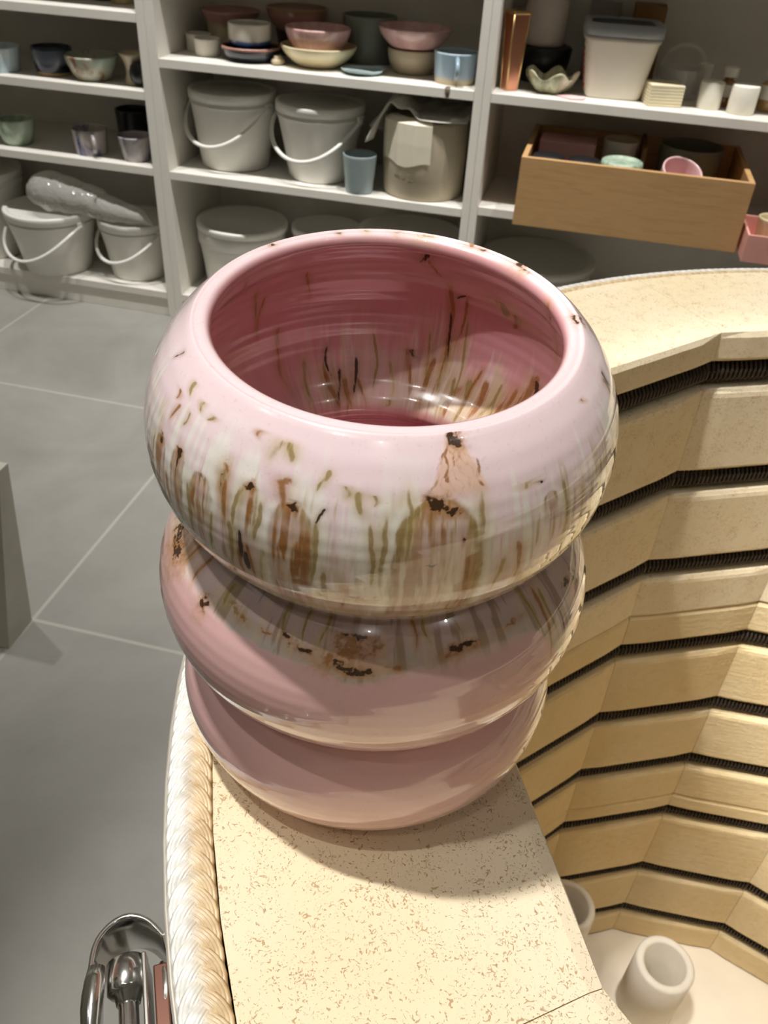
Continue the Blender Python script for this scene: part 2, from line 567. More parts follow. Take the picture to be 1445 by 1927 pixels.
def tub(label, x, y, rb, rt, h, tip=0.0, mat=M_plastic):
    t = tag(empty('round_tub', (x, y, SD)), label, 'tub', gt)
    p = [(0, 0.003), (rb * 0.92, 0.0), (rb, 0.002), (rt * 0.90, h * 0.72), (rt * 0.955, h * 0.73), (rt * 0.955, h - 0.004), (rt * 0.94, h - 0.004), (rt * 0.93, h * 0.74), (rb - 0.004, 0.006), (0, 0.006)]
    fix_normals(MB().lathe(p, 64).build('body', mat, t))
    q = [(0, h + 0.001), (rt * 0.86, h + 0.001), (rt * 0.88, h + 0.006), (rt * 0.99, h + 0.007), (rt, h + 0.003), (rt * 1.0, h - 0.010), (rt * 0.975, h - 0.010), (rt * 0.97, h - 0.003), (0, h - 0.003)]
    fix_normals(MB().lathe(q, 64).build('lid', mat, t, rot=(0, tip, 0)))
    return t


tub('white tub with an overhanging lid beside the left upright, behind the pink vase rim', -0.912, 2.19, 0.105, 0.128, 0.178, 0.02)
tub('white tub with a smaller lid between its two wider neighbours', -0.676, 2.235, 0.085, 0.098, 0.178)
tub('white tub with a wide lid at the right end of the middle bookcase', -0.428, 2.205, 0.115, 0.146, 0.205)
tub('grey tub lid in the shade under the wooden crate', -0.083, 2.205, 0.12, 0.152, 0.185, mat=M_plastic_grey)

# bubble wrap lying across two buckets
def bubble_wrap():
    pts, rad = [], []
    A, B = Vector((-1.476, 2.085, 0.300)), Vector((-1.130, 2.085, 0.252))
    for i in range(41):
        u = i / 40
        p = A.lerp(B, u)
        r = 0.053 * (1 - u) ** 0.8 + 0.017
        if i < 6: r *= math.sqrt(max(0.06, 1 - ((6 - i) / 6.2) ** 2))
        if i > 36: r *= 1 - (i - 36) * 0.2
        zb = SD + 0.173 if u < 0.55 else SD + 0.164
        p.z = zb + 0.006 + r * 0.78
        pts.append(p); rad.append(r)
    mb = MB().tube(pts, rad, 40, flat=0.8)
    vv = np.array(mb.v)
    c = np.array([tuple(p) for p in pts]).repeat(40, 0)
    d = vv - c
    i_ = np.arange(41).repeat(40); k_ = np.tile(np.arange(40), 41)
    amp = 1 + 0.035 * np.sin(i_ * 0.9 + k_ * 0.35) + 0.015 * np.sin(i_ * 2.3 - k_ * 0.8) + 0.006 * rng.standard_normal(len(vv))
    vv = c + d * amp[:, None]
    mb.v = [tuple(p) for p in vv]
    m = NT('bubble_wrap_film')
    v = m.coord()
    vor = m.n('ShaderNodeTexVoronoi', ins={'Vector': v, 'Scale': 110.0}).outputs['Distance']
    m.set(Base_Color=srgb(232, 230, 222), Roughness=0.08, Alpha=0.32)
    m.bump(vor, 0.8, 0.002)
    o = mb.build('bubble_wrap_roll', m.m)
    tag(o, 'crumpled roll of clear bubble wrap lying across two bucket lids', 'bubble wrap')


bubble_wrap()

# middle bookcase, upper shelf
ribbed_white = plain('ribbed_white_clay', srgb(222, 216, 202), 0.7, var=0.05, scale=120, bump=0.3)
pink_gl = mottled('pink_glaze', srgb(198, 154, 148), srgb(210, 168, 162), srgb(220, 182, 174))
pink_deep = mottled('deep_pink_glaze', srgb(176, 118, 110), srgb(190, 134, 126), srgb(200, 148, 138))
cream_gl = plain('cream_glaze', srgb(222, 208, 168), 0.3, coat=0.5)
beige_gl = plain('beige_stoneware', srgb(190, 174, 144), 0.5, coat=0.2)
greygreen = plain('grey_green_glaze', srgb(122, 126, 114), 0.4, coat=0.2)


def rib(r, z, a): return (r * (1 + 0.012 * math.sin(28 * a)), z)


gj = 'small ribbed white jars'
pot('ribbed_jar', 'small ribbed white jar in the corner by the upright', 'jar', ribbed_white, -1.008, 2.205, SM1, 0.031, 0.032, 0.038, 'straight', gj, rib)
pot('ribbed_jar', 'small ribbed white jar standing nearer the shelf edge', 'jar', ribbed_white, -0.960, 2.150, SM1, 0.031, 0.033, 0.038, 'straight', gj, rib)
pinkbeige = banded('pink_over_beige_glaze', [(0.0, srgb(178, 164, 132)), (0.62, srgb(178, 164, 132)), (0.74, srgb(176, 132, 124)), (1.0, srgb(168, 124, 116))], 0.088, wob=0.05)
pot('tall_bowl', 'beige bowl with a wide dusky pink rim, behind the ribbed jars', 'bowl', pinkbeige, -0.948, 2.276, SM1, 0.058, 0.076, 0.088, 'rimmed')
dark_bowl = banded('dark_blue_bowl_glaze', [(0, srgb(24, 28, 36)), (0.78, srgb(30, 34, 44)), (0.9, srgb(176, 130, 116)), (1, srgb(176, 130, 116))], 0.032, wob=0.03)
pot('dark_bowl', 'dark blue low bowl with a pinkish rim, under the white and blue cup', 'bowl', dark_bowl, -0.846, 2.150, SM1, 0.055, 0.073, 0.032, 'round')
white_blue = banded('white_and_blue_glaze', [(0, srgb(14, 16, 24)), (0.46, srgb(14, 18, 30)), (0.52, srgb(40, 70, 124)), (0.60, srgb(90, 116, 150)), (0.66, srgb(226, 220, 206))], 0.062, wob=0.04)
pot('white_blue_cup', 'white cup with a blue and black foot standing in the dark bowl', 'cup', white_blue, -0.848, 2.150, SM1 + 0.0052, 0.044, 0.052, 0.074, 'round')
pot('brown_bowl', 'dark brown pot under the reddish bowl at the back', 'pot', plain('dark_brown_glaze', srgb(64, 44, 36), 0.4, coat=0.2), -0.770, 2.278, SM1, 0.045, 0.056, 0.058, 'straight')
pot('reddish_bowl', 'reddish pink bowl with a tan rim stacked on the dark brown pot', 'bowl', banded('reddish_glaze', [(0, srgb(158, 114, 106)), (0.7, srgb(172, 126, 116)), (0.9, srgb(140, 112, 76)), (1, srgb(140, 112, 76))], 0.05, wob=0.04), -0.770, 2.278, SM1 + 0.0582, 0.056, 0.078, 0.048, 'bowl')
pot('cream_bowl', 'cream flared bowl under the pink bowl', 'bowl', cream_gl, -0.678, 2.162, SM1, 0.050, 0.092, 0.045, 'bowl')
pot('pink_bowl', 'pink bowl resting inside the cream bowl', 'bowl', pink_gl, -0.680, 2.162, SM1 + 0.0245, 0.050, 0.079, 0.058, 'bowl')
tag(MB().lathe([(0, 0), (0.012, 0), (0.017, 0.005), (0.015, 0.011), (0.009, 0.015), (0.010, 0.019), (0, 0.021)], 24, lambda r, z, a: (r * (1 + 0.12 * math.sin(3 * a)), z)).build('clay_lump', beige_gl, loc=(-0.768, 2.118, SM1)), 'tiny beige clay lump left of the cream bowl', 'clay piece')
pot('grey_green_pot', 'tall grey green pot at the back, behind the small blue dish', 'pot', greygreen, -0.586, 2.290, SM1, 0.064, 0.068, 0.102, 'straight')


def dish_wob(r, z, a): return (r * (1 + 0.07 * math.sin(2 * a + 0.6) + 0.05 * math.sin(3 * a)), z + (0.006 * (r / 0.05) ** 2) * max(0, math.sin(1.5 * a + 1)))


pot('small_dish', 'small flat pale blue dish with an uneven edge at the shelf front', 'dish', plain('pale_blue_dish_glaze', srgb(168, 188, 192), 0.25, coat=0.5), -0.556, 2.118, SM1, 0.038, 0.050, 0.010, 'bowl', wob=dish_wob, wall=0.003)
pot('beige_cup', 'beige round cup under the flared pink bowl', 'cup', beige_gl, -0.452, 2.200, SM1, 0.046, 0.062, 0.052, 'round')
pot('flared_pink_bowl', 'flared pink bowl stacked on the beige cup', 'bowl', pink_gl, -0.452, 2.200, SM1 + 0.0522, 0.054, 0.088, 0.045, 'bowl')
mug_gl = banded('blue_grey_mug_glaze', [(0, srgb(186, 168, 132)), (0.12, srgb(186, 170, 136)), (0.24, srgb(150, 166, 176)), (0.9, srgb(146, 168, 180)), (1, srgb(190, 204, 208))], 0.066, wob=0.10)
handled('mug', 'blue grey mug with a tan foot and front handle, beside the upright', 'mug', mug_gl, -0.337, 2.130, SM1, 0.047, 0.052, 0.064, -1.35, 'straight', size=0.45)
stain = NT('glaze_drip_stain'); stain.set(Base_Color=srgb(96, 84, 66), Roughness=0.3)
sb = MB()
pp = [(-0.3385, 2.066, SM1 + 0.0006), (-0.338, 2.052, SM1 + 0.0008), (-0.3375, 2.0462, SM1 - 0.001), (-0.337, 2.0460, SM1 - 0.010), (-0.3365, 2.0460, SM1 - 0.0190)]
sb.tube(pp, [0.004, 0.0062, 0.006, 0.0052, 0.003], 10, flat=0.10)
tag(sb.build('glaze_drip', stain.m), 'brown glaze drip run over the shelf edge below the blue grey mug', 'glaze drip')

# middle bookcase, middle shelf
pot('tumbler', 'small grey-blue tumbler with a rolled rim, before the second bucket', 'tumbler', plain('grey_blue_plastic', srgb(146, 160, 160), 0.35), -0.546, 2.082, SM2, 0.034, 0.042, 0.090, 'straight', wall=0.003)


def paper_drum():
    t = tag(empty('clay_drum', (-0.398, 2.155, SM2)), 'beige drum wrapped in pale paper, under the crumpled plastic bag', 'drum')
    r = 0.104
    m = NT('drum_beige'); v = m.coord()
    sep = m.n('ShaderNodeSeparateXYZ', ins={0: v})
    m.set(Base_Color=m.ramp(m.noise(v, 9, 4), [(0.3, srgb(176, 164, 140)), (0.7, srgb(196, 184, 160))]), Roughness=0.6)
    fix_normals(MB().lathe([(0, 0.002), (r * 0.93, 0), (r * 0.96, 0.003), (r, 0.09), (r, 0.170), (r * 0.985, 0.176), (r * 0.9, 0.178), (0, 0.178)], 64).build('body', m.m, t))
    pm = plain('paper_wrap', srgb(226, 218, 196), 0.7, var=0.03, scale=30)
    mb = MB(); vv = []; ff = []
    n = 14
    for i in range(n + 1):
        a = math.radians(-152 + 80 * i / n)
        rr = r + 0.0016 + (0.0022 if i % 4 == 2 else 0.0)
        lo = 0.084 + 0.006 * math.sin(i * 0.6)
        for (q, z) in ((rr, lo), (rr + 0.0006, 0.13), (rr, 0.174), (rr - 0.014, 0.1815), (rr - 0.030, 0.1825)):
            vv.append((q * math.cos(a), q * math.sin(a), z))
    for i in range(n):
        for k in range(4):
            ff.append((i * 5 + k, (i + 1) * 5 + k, (i + 1) * 5 + k + 1, i * 5 + k + 1))
    mb.add(vv, ff, False)
    po = mb.build('paper_sheet', pm, t)
    md = po.modifiers.new('s', 'SOLIDIFY'); md.thickness = 0.0008; md.offset = 1
    tag(po, 'pale paper folded over the drum edge')
    sp = plain('brown_scrawl', srgb(120, 104, 84), 0.7)
    mb = MB()
    for j, (a0, z0, L) in enumerate(((-122, 0.052, 9), (-110, 0.050, 6), (-101, 0.046, 7), (-94, 0.049, 5))):
        pts = [((r * 0.985 + 0.0006) * math.cos(math.radians(a0 + i)), (r * 0.985 + 0.0006) * math.sin(math.radians(a0 + i)), z0 + 0.004 * math.sin(i * 1.4 + j)) for i in range(L)]
        mb.tube(pts, 0.0012, 6)
    mb.build('scrawl', sp, t)


paper_drum()


def plastic_bag():
    nx, ny = 70, 34
    vv, ff = [], []
    for j in range(ny):
        for i in range(nx):
            u, v = i / (nx - 1), j / (ny - 1)
            x = -0.530 + 0.242 * u
            y = 2.062 + 0.21 * v + 0.012 * math.sin(7 * u)
            d = math.hypot((x + 0.398) / 0.104, (y - 2.155) / 0.104)
            z = 0.1935 + 0.020 * math.sin(5.2 * u + 1.2) * math.sin(3 * v + 0.4) ** 2 + 0.005 * math.sin(17 * u + 5 * v) * (1 - 0.4 * v) + 0.0035 * math.sin(31 * u - 12 * v + 1) + 0.020 * math.exp(-((u - 0.25) / 0.18) ** 2)
            if u < 0.24:
                k = (0.24 - u) / 0.24
                z -= 0.080 * k ** 1.3
                x += 0.014 * k * math.sin(10 * v)
            front = max(0.0, (2.090 - y) / 0.03)
            if u >= 0.24: z -= 0.018 * min(1, front) ** 2 * (1 if u > 0.62 else 0.2)
            lim = 0.1865 if u >= 0.30 else -1
            vv.append((x, y, SM2 + max(z, lim)))
    for j in range(ny - 1):
        for i in range(nx - 1):
            a = j * nx + i
            ff.append((a, a + 1, a + nx + 1, a + nx))
    m = NT('milky_plastic_film')
    m.set(Base_Color=srgb(224, 220, 210), Roughness=0.22, Alpha=0.86)
    m.b.inputs['Specular IOR Level'].default_value = 0.7
    m.bump(m.noise(m.coord((1, 1, 1)), 55, 4, 0.6, 1.0), 0.6, 0.006)
    o = MB().add(vv, ff, True).build('plastic_bag', m.m)
    md = o.modifiers.new('s', 'SOLIDIFY'); md.thickness = 0.001
    tag(o, 'crumpled milky plastic bag draped over the beige drum', 'bag')


plastic_bag()

# right bookcase, upper shelf
copper = plain('rose_gold_metal', srgb(214, 150, 122), 0.28, 1.0, 0.05, 10)
gold = plain('gold_metal', srgb(224, 190, 130), 0.25, 1.0, 0.05, 10)
t = tag(empty('metal_flask', (-0.2065, 2.108, SM1), 0.62), 'tall rose gold square flask beside the upright', 'flask')
b0, b1, hh = 0.0135, 0.0195, 0.150
MB().add([(-b0, -b0, 0), (b0, -b0, 0), (b0, b0, 0), (-b0, b0, 0), (-b1, -b1, hh), (b1, -b1, hh), (b1, b1, hh), (-b1, b1, hh)],
         [(0, 3, 2, 1), (4, 5, 6, 7), (0, 1, 5, 4), (1, 2, 6, 5), (2, 3, 7, 6), (3, 0, 4, 7)]).build('body', copper, t)
MB().box((-b1 - 0.001, -b1 - 0.001, hh), (b1 + 0.001, b1 + 0.001, hh + 0.007), 0.001).build('cap', gold, t)
for sx, sy in ((-1, -1), (1, -1), (-1, 1), (1, 1)):
    MB().tube([(sx * b0, sy * b0, 0.001), (sx * b1, sy * b1, hh)], 0.0016, 8).build('edge_rod', gold, t)
tag(fix_normals(MB().lathe([(0, 0.001), (0.050, 0), (0.054, 0.003), (0.064, 0.05), (0.066, 0.070), (0.062, 0.075), (0, 0.076)], 48).build('black_pot', black_gl, loc=(-0.150, 2.268, SM1))), 'wide black lidded pot under the pale cylinder', 'pot')
tag(fix_normals(MB().lathe([(0, 0.0), (0.047, 0), (0.049, 0.002), (0.049, 0.148), (0.046, 0.152), (0.022, 0.152), (0.020, 0.13), (0, 0.13)], 48).build('paper_roll', plain('pale_pink_white_paper', srgb(220, 206, 196), 0.75), loc=(-0.156, 2.268, SM1 + 0.0762))), 'pale tall paper roll standing on the black pot', 'paper roll')


def crumple(r, z, a): return (r * (1 + 0.10 * math.sin(5 * a + 0.4) + 0.05 * math.sin(9 * a)), z * (1 + 0.25 * math.sin(5 * a + 1.1) * (z / 0.04)))


pot('shell_dish', 'crumpled sage green shell dish beside the rose gold flask', 'dish', mottled('sage_glaze', srgb(120, 120, 88), srgb(176, 174, 140), srgb(212, 206, 178)), -0.116, 2.132, SM1, 0.030, 0.056, 0.038, 'bowl', wob=crumple, wall=0.004)
pk = MB()
pk.add([(-0.098, 2.090, SM1 + 0.0004), (-0.062, 2.062, SM1 + 0.0004), (-0.036, 2.068, SM1 + 0.0004), (-0.030, 2.092, SM1 + 0.0004), (-0.062, 2.100, SM1 + 0.0004),
        (-0.098, 2.090, SM1 + 0.0024), (-0.062, 2.062, SM1 + 0.0020), (-0.036, 2.068, SM1 + 0.0030), (-0.030, 2.092, SM1 + 0.0024), (-0.062, 2.100, SM1 + 0.0030)],
       [(4, 3, 2, 1, 0), (5, 6, 7, 8, 9), (0, 1, 6, 5), (1, 2, 7, 6), (2, 3, 8, 7), (3, 4, 9, 8), (4, 0, 5, 9)])
tag(pk.build('pink_paper_scrap', plain('pink_paper', srgb(232, 192, 192), 0.7)), 'scrap of pink paper at the shelf edge, left of the grey-lidded tub', 'paper scrap')

t = tag(empty('square_tub', (0.022, 2.168, SM1), 0.10), 'white square tub with a grey clip lid and red side label', 'tub')
rs = lambda s, z, k=0.86: [(s * math.copysign(abs(math.cos(a)) ** 0.35, math.cos(a)), s * k * math.copysign(abs(math.sin(a)) ** 0.35, math.sin(a)), z) for a in [2 * PI * (i + 0.5) / 48 for i in range(48)]]


def loft(rings, cap=True):
    n = len(rings[0]); v = [p for r in rings for p in r]
    f = [(i * n + k, i * n + (k + 1) % n, (i + 1) * n + (k + 1) % n, (i + 1) * n + k) for i in range(len(rings) - 1) for k in range(n)]
    if cap: f += [tuple(range(n - 1, -1, -1)), tuple((len(rings) - 1) * n + k for k in range(n))]
    return v, f


milk = plain('milky_plastic', srgb(214, 206, 190), 0.45, var=0.03)
v_, f_ = loft([rs(0.060, 0.0), rs(0.063, 0.004), rs(0.080, 0.112), rs(0.083, 0.114), rs(0.083, 0.122), rs(0.078, 0.1225)])
MB().add(v_, f_, True).build('body', milk, t)
v_, f_ = loft([rs(0.079, 0.1230), rs(0.086, 0.1240), rs(0.086, 0.145), rs(0.083, 0.148), rs(0.076, 0.148), rs(0.070, 0.143)])
tag(MB().add(v_, f_, True).build('lid', plain('grey_lid_plastic', srgb(150, 152, 154), 0.4), t), 'grey clip lid with a dark recessed top')
v_, f_ = loft([rs(0.069, 0.1432), rs(0.066, 0.1450), rs(0.060, 0.1453)])
MB().add(v_, f_, True).build('lid_inset', plain('dark_lid_inset', srgb(50, 52, 54), 0.5), t)
red = plain('red_label_print', srgb(196, 92, 76), 0.5)
mb = MB()
for i in range(7):
    z = 0.014 + i * 0.0125
    x = -(0.0640 + (0.0795 - 0.063) * z / 0.112) - 0.0006
    mb.box((x - 0.0006, -0.030 + 0.002 * (i % 3), z), (x + 0.0030, 0.004 - 0.004 * (i % 2), z + 0.0065))
tag(mb.build('label_print', red, t), 'red printed marks on the left side')
mb = MB().lathe([(0, -0.0008), (0.009, -0.0008), (0.009, 0.0008), (0, 0.0008)], 24)
tag(mb.build('label_emblem', plain('green_print', srgb(58, 110, 74), 0.5), t, loc=(-0.0812, -0.012, 0.104), rot=(0, PI / 2 + 0.14, 0)), 'green round mark')
tag(MB().box((-0.060, 2.326, SM1), (0.012, 2.338, SM1 + 0.168), 0.001).build('grey_folder', plain('grey_card', srgb(150, 146, 142), 0.6)), 'grey card folder upright behind the white square tub', 'folder')
tag(MB().box((0.040, 2.270, SM1), (0.112, 2.340, SM1 + 0.172), 0.003).build('brown_box', plain('brown_card', srgb(132, 98, 54), 0.7)), 'tall brown cardboard box behind the grey-lidded tub', 'box')
bl = MB()
for i in range(7):
    bl.box((-0.037, -0.034, i * 0.0062), (0.037, 0.034, i * 0.0062 + 0.0057), 0.0012)
tag(bl.build('coaster_stack', plain('cream_felt', srgb(222, 210, 176), 0.8, bump=0.2), loc=(0.1330, 2.122, SM1), rot=(0, 0, 0.25)), 'cream square stack of coasters right of the grey-lidded tub', 'coasters')
t = tag(empty('plastic_jug', (0.172, 2.225, SM1)), 'clear plastic jug with a looped handle behind the coasters', 'jug')
cl = clear_mat('clear_plastic', srgb(226, 224, 216), 0.20, 0.12)
fix_normals(MB().lathe(pot_profile(0.044, 0.052, 0.062, 'straight', 0.0025), 40).build('body', cl, t))
MB().tube([(0.048 * math.cos(a), 0.0, 0.060 + 0.048 * math.sin(a)) for a in [PI * i / 18 for i in range(19)]], 0.005, 8).build('handle', cl, t)
candle = plain('white_wax', srgb(236, 230, 214), 0.55)
gcan = 'white candles on the right shelf'
for x, y, r, h, lb in ((0.236, 2.132, 0.0255, 0.054, 'white cylinder candle left of the small amber bottle'), (0.303, 2.112, 0.029, 0.056, 'white cylinder candle right of the small amber bottle, nearest the shelf edge')):
    tag(fix_normals(MB().lathe([(0, 0), (r * 0.96, 0), (r, 0.002), (r, h - 0.003), (r * 0.95, h), (0, h)], 36).build('candle', candle, loc=(x, y, SM1))), lb, 'candle', gcan)
amber = plain('amber_glass', srgb(150, 98, 44), 0.15, coat=0.5)


def bottle(x, y, r, hb, ht, label, mat=amber):
    t = tag(empty('bottle', (x, y, SM1)), label, 'bottle', 'amber bottles on the right shelf')
    fix_normals(MB().lathe([(0, 0), (r * 0.95, 0), (r, 0.003), (r, hb), (r * 0.8, hb + 0.005), (r * 0.5, hb + 0.009), (r * 0.5, hb + 0.014), (0, hb + 0.014)], 32).build('body', mat, t))
    fix_normals(MB().lathe([(0, hb + 0.0145), (r * 0.86, hb + 0.0145), (r * 0.88, hb + 0.016), (r * 0.88, ht - 0.002), (r * 0.82, ht), (0, ht)], 32).build('cap', candle, t))
    m = MB()
    m.lathe([(r + 0.0004, hb * 0.45), (r + 0.0007, hb * 0.46), (r + 0.0007, hb * 0.98), (r + 0.0004, hb)], 32)
    m.build('label', candle, t)


bottle(0.272, 2.180, 0.019, 0.044, 0.078, 'small amber bottle with a white cap between two white candles')
bottle(0.366, 2.172, 0.024, 0.052, 0.080, 'amber bottle at the right edge of the photo', plain('honey_glass', srgb(186, 146, 88), 0.2, coat=0.4))
pot('white_jar', 'tiny white jar at the back behind the white candle', 'jar', candle, 0.226, 2.285, SM1, 0.017, 0.017, 0.066)

# wooden crate on the right middle shelf
CX0, CX1, CY0, CY1, CZ, CH = -0.143, 0.352, 1.946, 2.290, SR2 + 0.0003, 0.148
t = tag(empty('wooden_crate', ((CX0 + CX1) / 2, (CY0 + CY1) / 2, CZ)), 'pale pine crate jutting from the right shelf, filled with pots', 'crate')
ox, oy = t.location.x, t.location.y
w = 0.012


def cp(name, lo, hi): return MB().box((lo[0] - ox, lo[1] - oy, lo[2]), (hi[0] - ox, hi[1] - oy, hi[2]), 0.001).build(name, M_wood, t)


cp('front_panel', (CX0, CY0, 0), (CX1, CY0 + w, CH))
cp('back_panel', (CX0, CY1 - w, 0), (CX1, CY1, CH))
cp('side_panel', (CX0, CY0 + w, 0), (CX0 + w, CY1 - w, CH))
cp('side_panel', (CX1 - w, CY0 + w, 0), (CX1, CY1 - w, CH))
cp('bottom_panel', (CX0 + w, CY0 + w, 0.0), (CX1 - w, CY1 - w, 0.008))
cz = CZ + 0.0083
gk = 'black round jars in the crate'
for x, lb in ((-0.088, 'black round jar in the crate corner, left of its twin'), (-0.008, 'black round jar in the crate beside the mint jar')):
    tag(fix_normals(MB().lathe([(0, 0), (0.034, 0), (0.036, 0.003), (0.036, 0.128), (0.034, 0.132), (0, 0.132)], 40).build('black_jar', black_gl, loc=(x, 2.022, cz))), lb, 'jar', gk)
tag(MB().box((-0.118, 2.11, cz), (0.012, 2.20, cz + 0.142), 0.002).build('pink_box', plain('dusty_pink_card', srgb(196, 150, 148), 0.7)), 'dusty pink box in the crate behind the black jars', 'box')
t = tag(empty('mint_jar', (0.075, 2.022, cz)), 'mint green lidded jar at the front of the crate', 'jar')
fix_normals(MB().lathe([(0, 0), (0.040, 0), (0.043, 0.003), (0.044, 0.122), (0, 0.122)], 40).build('body', mint, t))
fix_normals(MB().lathe([(0, 0.1225), (0.046, 0.1225), (0.047, 0.128), (0.045, 0.137), (0.040, 0.139), (0.037, 0.134), (0, 0.134)], 40).build('lid', mint, t))
pot('drinking_glass', 'drinking glass in the crate behind the mint jar', 'glass', clear_mat('glass_clear', srgb(200, 190, 176), 0.35, 0.08), 0.068, 2.135, cz, 0.034, 0.041, 0.158, wall=0.003)
tag(MB().box((0.118, 2.10, cz), (0.128, 2.26, cz + 0.150), 0.001).build('divider_card', plain('brown_divider', srgb(110, 76, 44), 0.7)), 'upright brown card in the crate right of the drinking glass', 'card')
pk_in = banded('blush_cup_glaze', [(0, srgb(214, 172, 172)), (1, srgb(226, 188, 186))], 0.1)
pot('tall_pink_cup', 'pale pink cup leaning in the crate, rim towards the right', 'cup', pk_in, 0.184, 2.074, cz + 0.022, 0.033, 0.046, 0.122, 'straight', rot=(0.42, 0.22, 0))
pot('grey_bowl', 'deep grey bowl at the back of the crate behind the pink cup', 'bowl', plain('grey_green_bowl', srgb(116, 114, 96), 0.4, coat=0.2), 0.232, 2.185, cz, 0.062, 0.074, 0.152)

# pink box beside the crate
t = tag(empty('pink_caddy', (0.4275, 2.0, SR2)), 'open pink box beside the crate at the right edge of the photo', 'box')
pinkc = plain('salmon_card', srgb(222, 160, 146), 0.6)
MB().box((-0.068, -0.105, 0), (0.068, -0.100, 0.058), 0.001).build('front_panel', pinkc, t)
MB().box((-0.068, 0.040, 0), (0.068, 0.045, 0.058), 0.001).build('back_panel', pinkc, t)
for s in (-1, 1):
    MB().box((s * 0.0655 - 0.0025, -0.0998, 0), (s * 0.0655 + 0.0025, 0.0398, 0.058), 0.001).build('side_panel', pinkc, t)
MB().box((-0.0628, -0.0998, 0), (0.0628, 0.0398, 0.003)).build('bottom_panel', pinkc, t)
pot('cream_cup', 'cream cup standing in the pink box at the right edge', 'cup', cream_gl, 0.418, 1.985, SR2 + 0.0032, 0.026, 0.033, 0.072)

# pale tapered bin at the left edge
v_ = [(-1.15, 0.781, 0), (-0.771, 0.781, 0), (-0.773, 0.850, 0), (-1.15, 0.850, 0), (-1.15, 0.862, 0.30), (-0.768, 0.862, 0.30), (-0.768, 0.886, 0.30), (-1.15, 0.886, 0.30)]
wb = MB().add(v_, [(0, 3, 2, 1), (4, 5, 6, 7), (0, 1, 5, 4), (1, 2, 6, 5), (2, 3, 7, 6), (3, 0, 4, 7)])
tag(wb.build('pedestal_foot', plain('pale_grey_paint', srgb(186, 183, 168), 0.5)), 'pale grey wedge-shaped pedestal foot on the floor at the left edge', 'pedestal')

# ------------------------------------------------------------------ kiln
KX_, KY_ = 0.2239, 0.2261
RIM = 0.86
NF = 16
AP = 0.2325
RO = 0.3072
ROT = math.radians(14.296)
DF = 2 * PI / NF
kiln = tag(empty('kiln', (KX_, KY_, 0)), 'open top-loading electric kiln lined with cream firebrick', 'kiln')


def brick_ring(name, zt, zb, grooves, mat, top=False):
    """sixteen bricks with coil grooves; z measured down from the rim"""
    ins = []                                     # inner face (d outward, depth) going down
    e = 0.0022 if not top else 0.0030
    ins += [(0.0 + e * 1.6, zt), (e * 0.45, zt + e * 0.35), (0.0, zt + e * 1.3)]
    for g in grooves:
        ins += [(0.0, g - 0.0022), (0.0007, g - 0.0006), (0.0026, g), (0.0165, g + 0.0005), (0.0182, g + 0.003), (0.0182, g + 0.0130), (0.0165, g + 0.0146),
                (0.0042, g + 0.0158), (0.0018, g + 0.0166), (0.0004, g + 0.0186), (0.0, g + 0.0212)]
    ins += [(0.0, zb - 0.0022), (0.0007, zb - 0.0006), (0.0026, zb)]
    D = RO - AP
    ins = [(d, z) for d, z in ins]
    prof = ins + [(0.03, zb), (D, zb), (D, (zt + zb) / 2), (D, zt), (0.05, zt), (0.025, zt), (0.010, zt)]
    n = len(prof)
    seg = 6
    gap = 0.0004 if top else 0.0008
    mb = MB()
    for k in range(NF):
        mid = ROT + DF * (k + 0.5)
        vv = []
        for j in range(seg + 1):
            base = -DF / 2 + DF * j / seg
            for d, z in prof:
                lim = DF / 2 - gap
                ph = max(-lim, min(lim, base))
                rp = (AP + d) / math.cos(ph)
                t_ = min(1.0, max(0.0, (d - 0.012) / (D - 0.012)))
                r = rp * (1 - t_) + (AP + d) * t_
                # soften the vertical brick ends
                if j in (0, seg) and d < 0.001: r += 0.0010
                vv.append((r * math.cos(mid + ph), r * math.sin(mid + ph), RIM - z))
        ff = []
        for j in range(seg):
            for i in range(n):
                i2 = (i + 1) % n
                ff.append((j * n + i, j * n + i2, (j + 1) * n + i2, (j + 1) * n + i))
        ff.append(tuple(range(n - 1, -1, -1)))
        ff.append(tuple(seg * n + i for i in range(n)))
        mb.add(vv, ff)
    o = mb.build(name, mat, kiln)
    fix_normals(o)
    return o


GZ = [0.0175, 0.086, 0.152, 0.2265, 0.2960, 0.3630, 0.4340, 0.5220, 0.5950]
brick_ring('brick_ring', 0.0, 0.2000, GZ[0:3], M_brick, True)
brick_ring('brick_ring', 0.2003, 0.4170, GZ[3:6], M_brick_in)
brick_ring('brick_ring', 0.4173, 0.6450, GZ[6:9], M_brick_in)

# heating coil: helix laid along the sixteen-sided groove
def poly_point(s, a):
    """point at fraction s of the polygon perimeter with apothem a"""
    t_ = s * NF
    k = int(t_) % NF
    u = t_ - int(t_)
    p = [(a / math.cos(PI / NF) * math.cos(ROT + DF * (k + i)), a / math.cos(PI / NF) * math.sin(ROT + DF * (k + i))) for i in (0, 1)]
    mid = ROT + DF * (k + 0.5)
    return (p[0][0] + (p[1][0] - p[0][0]) * u, p[0][1] + (p[1][1] - p[0][1]) * u), mid


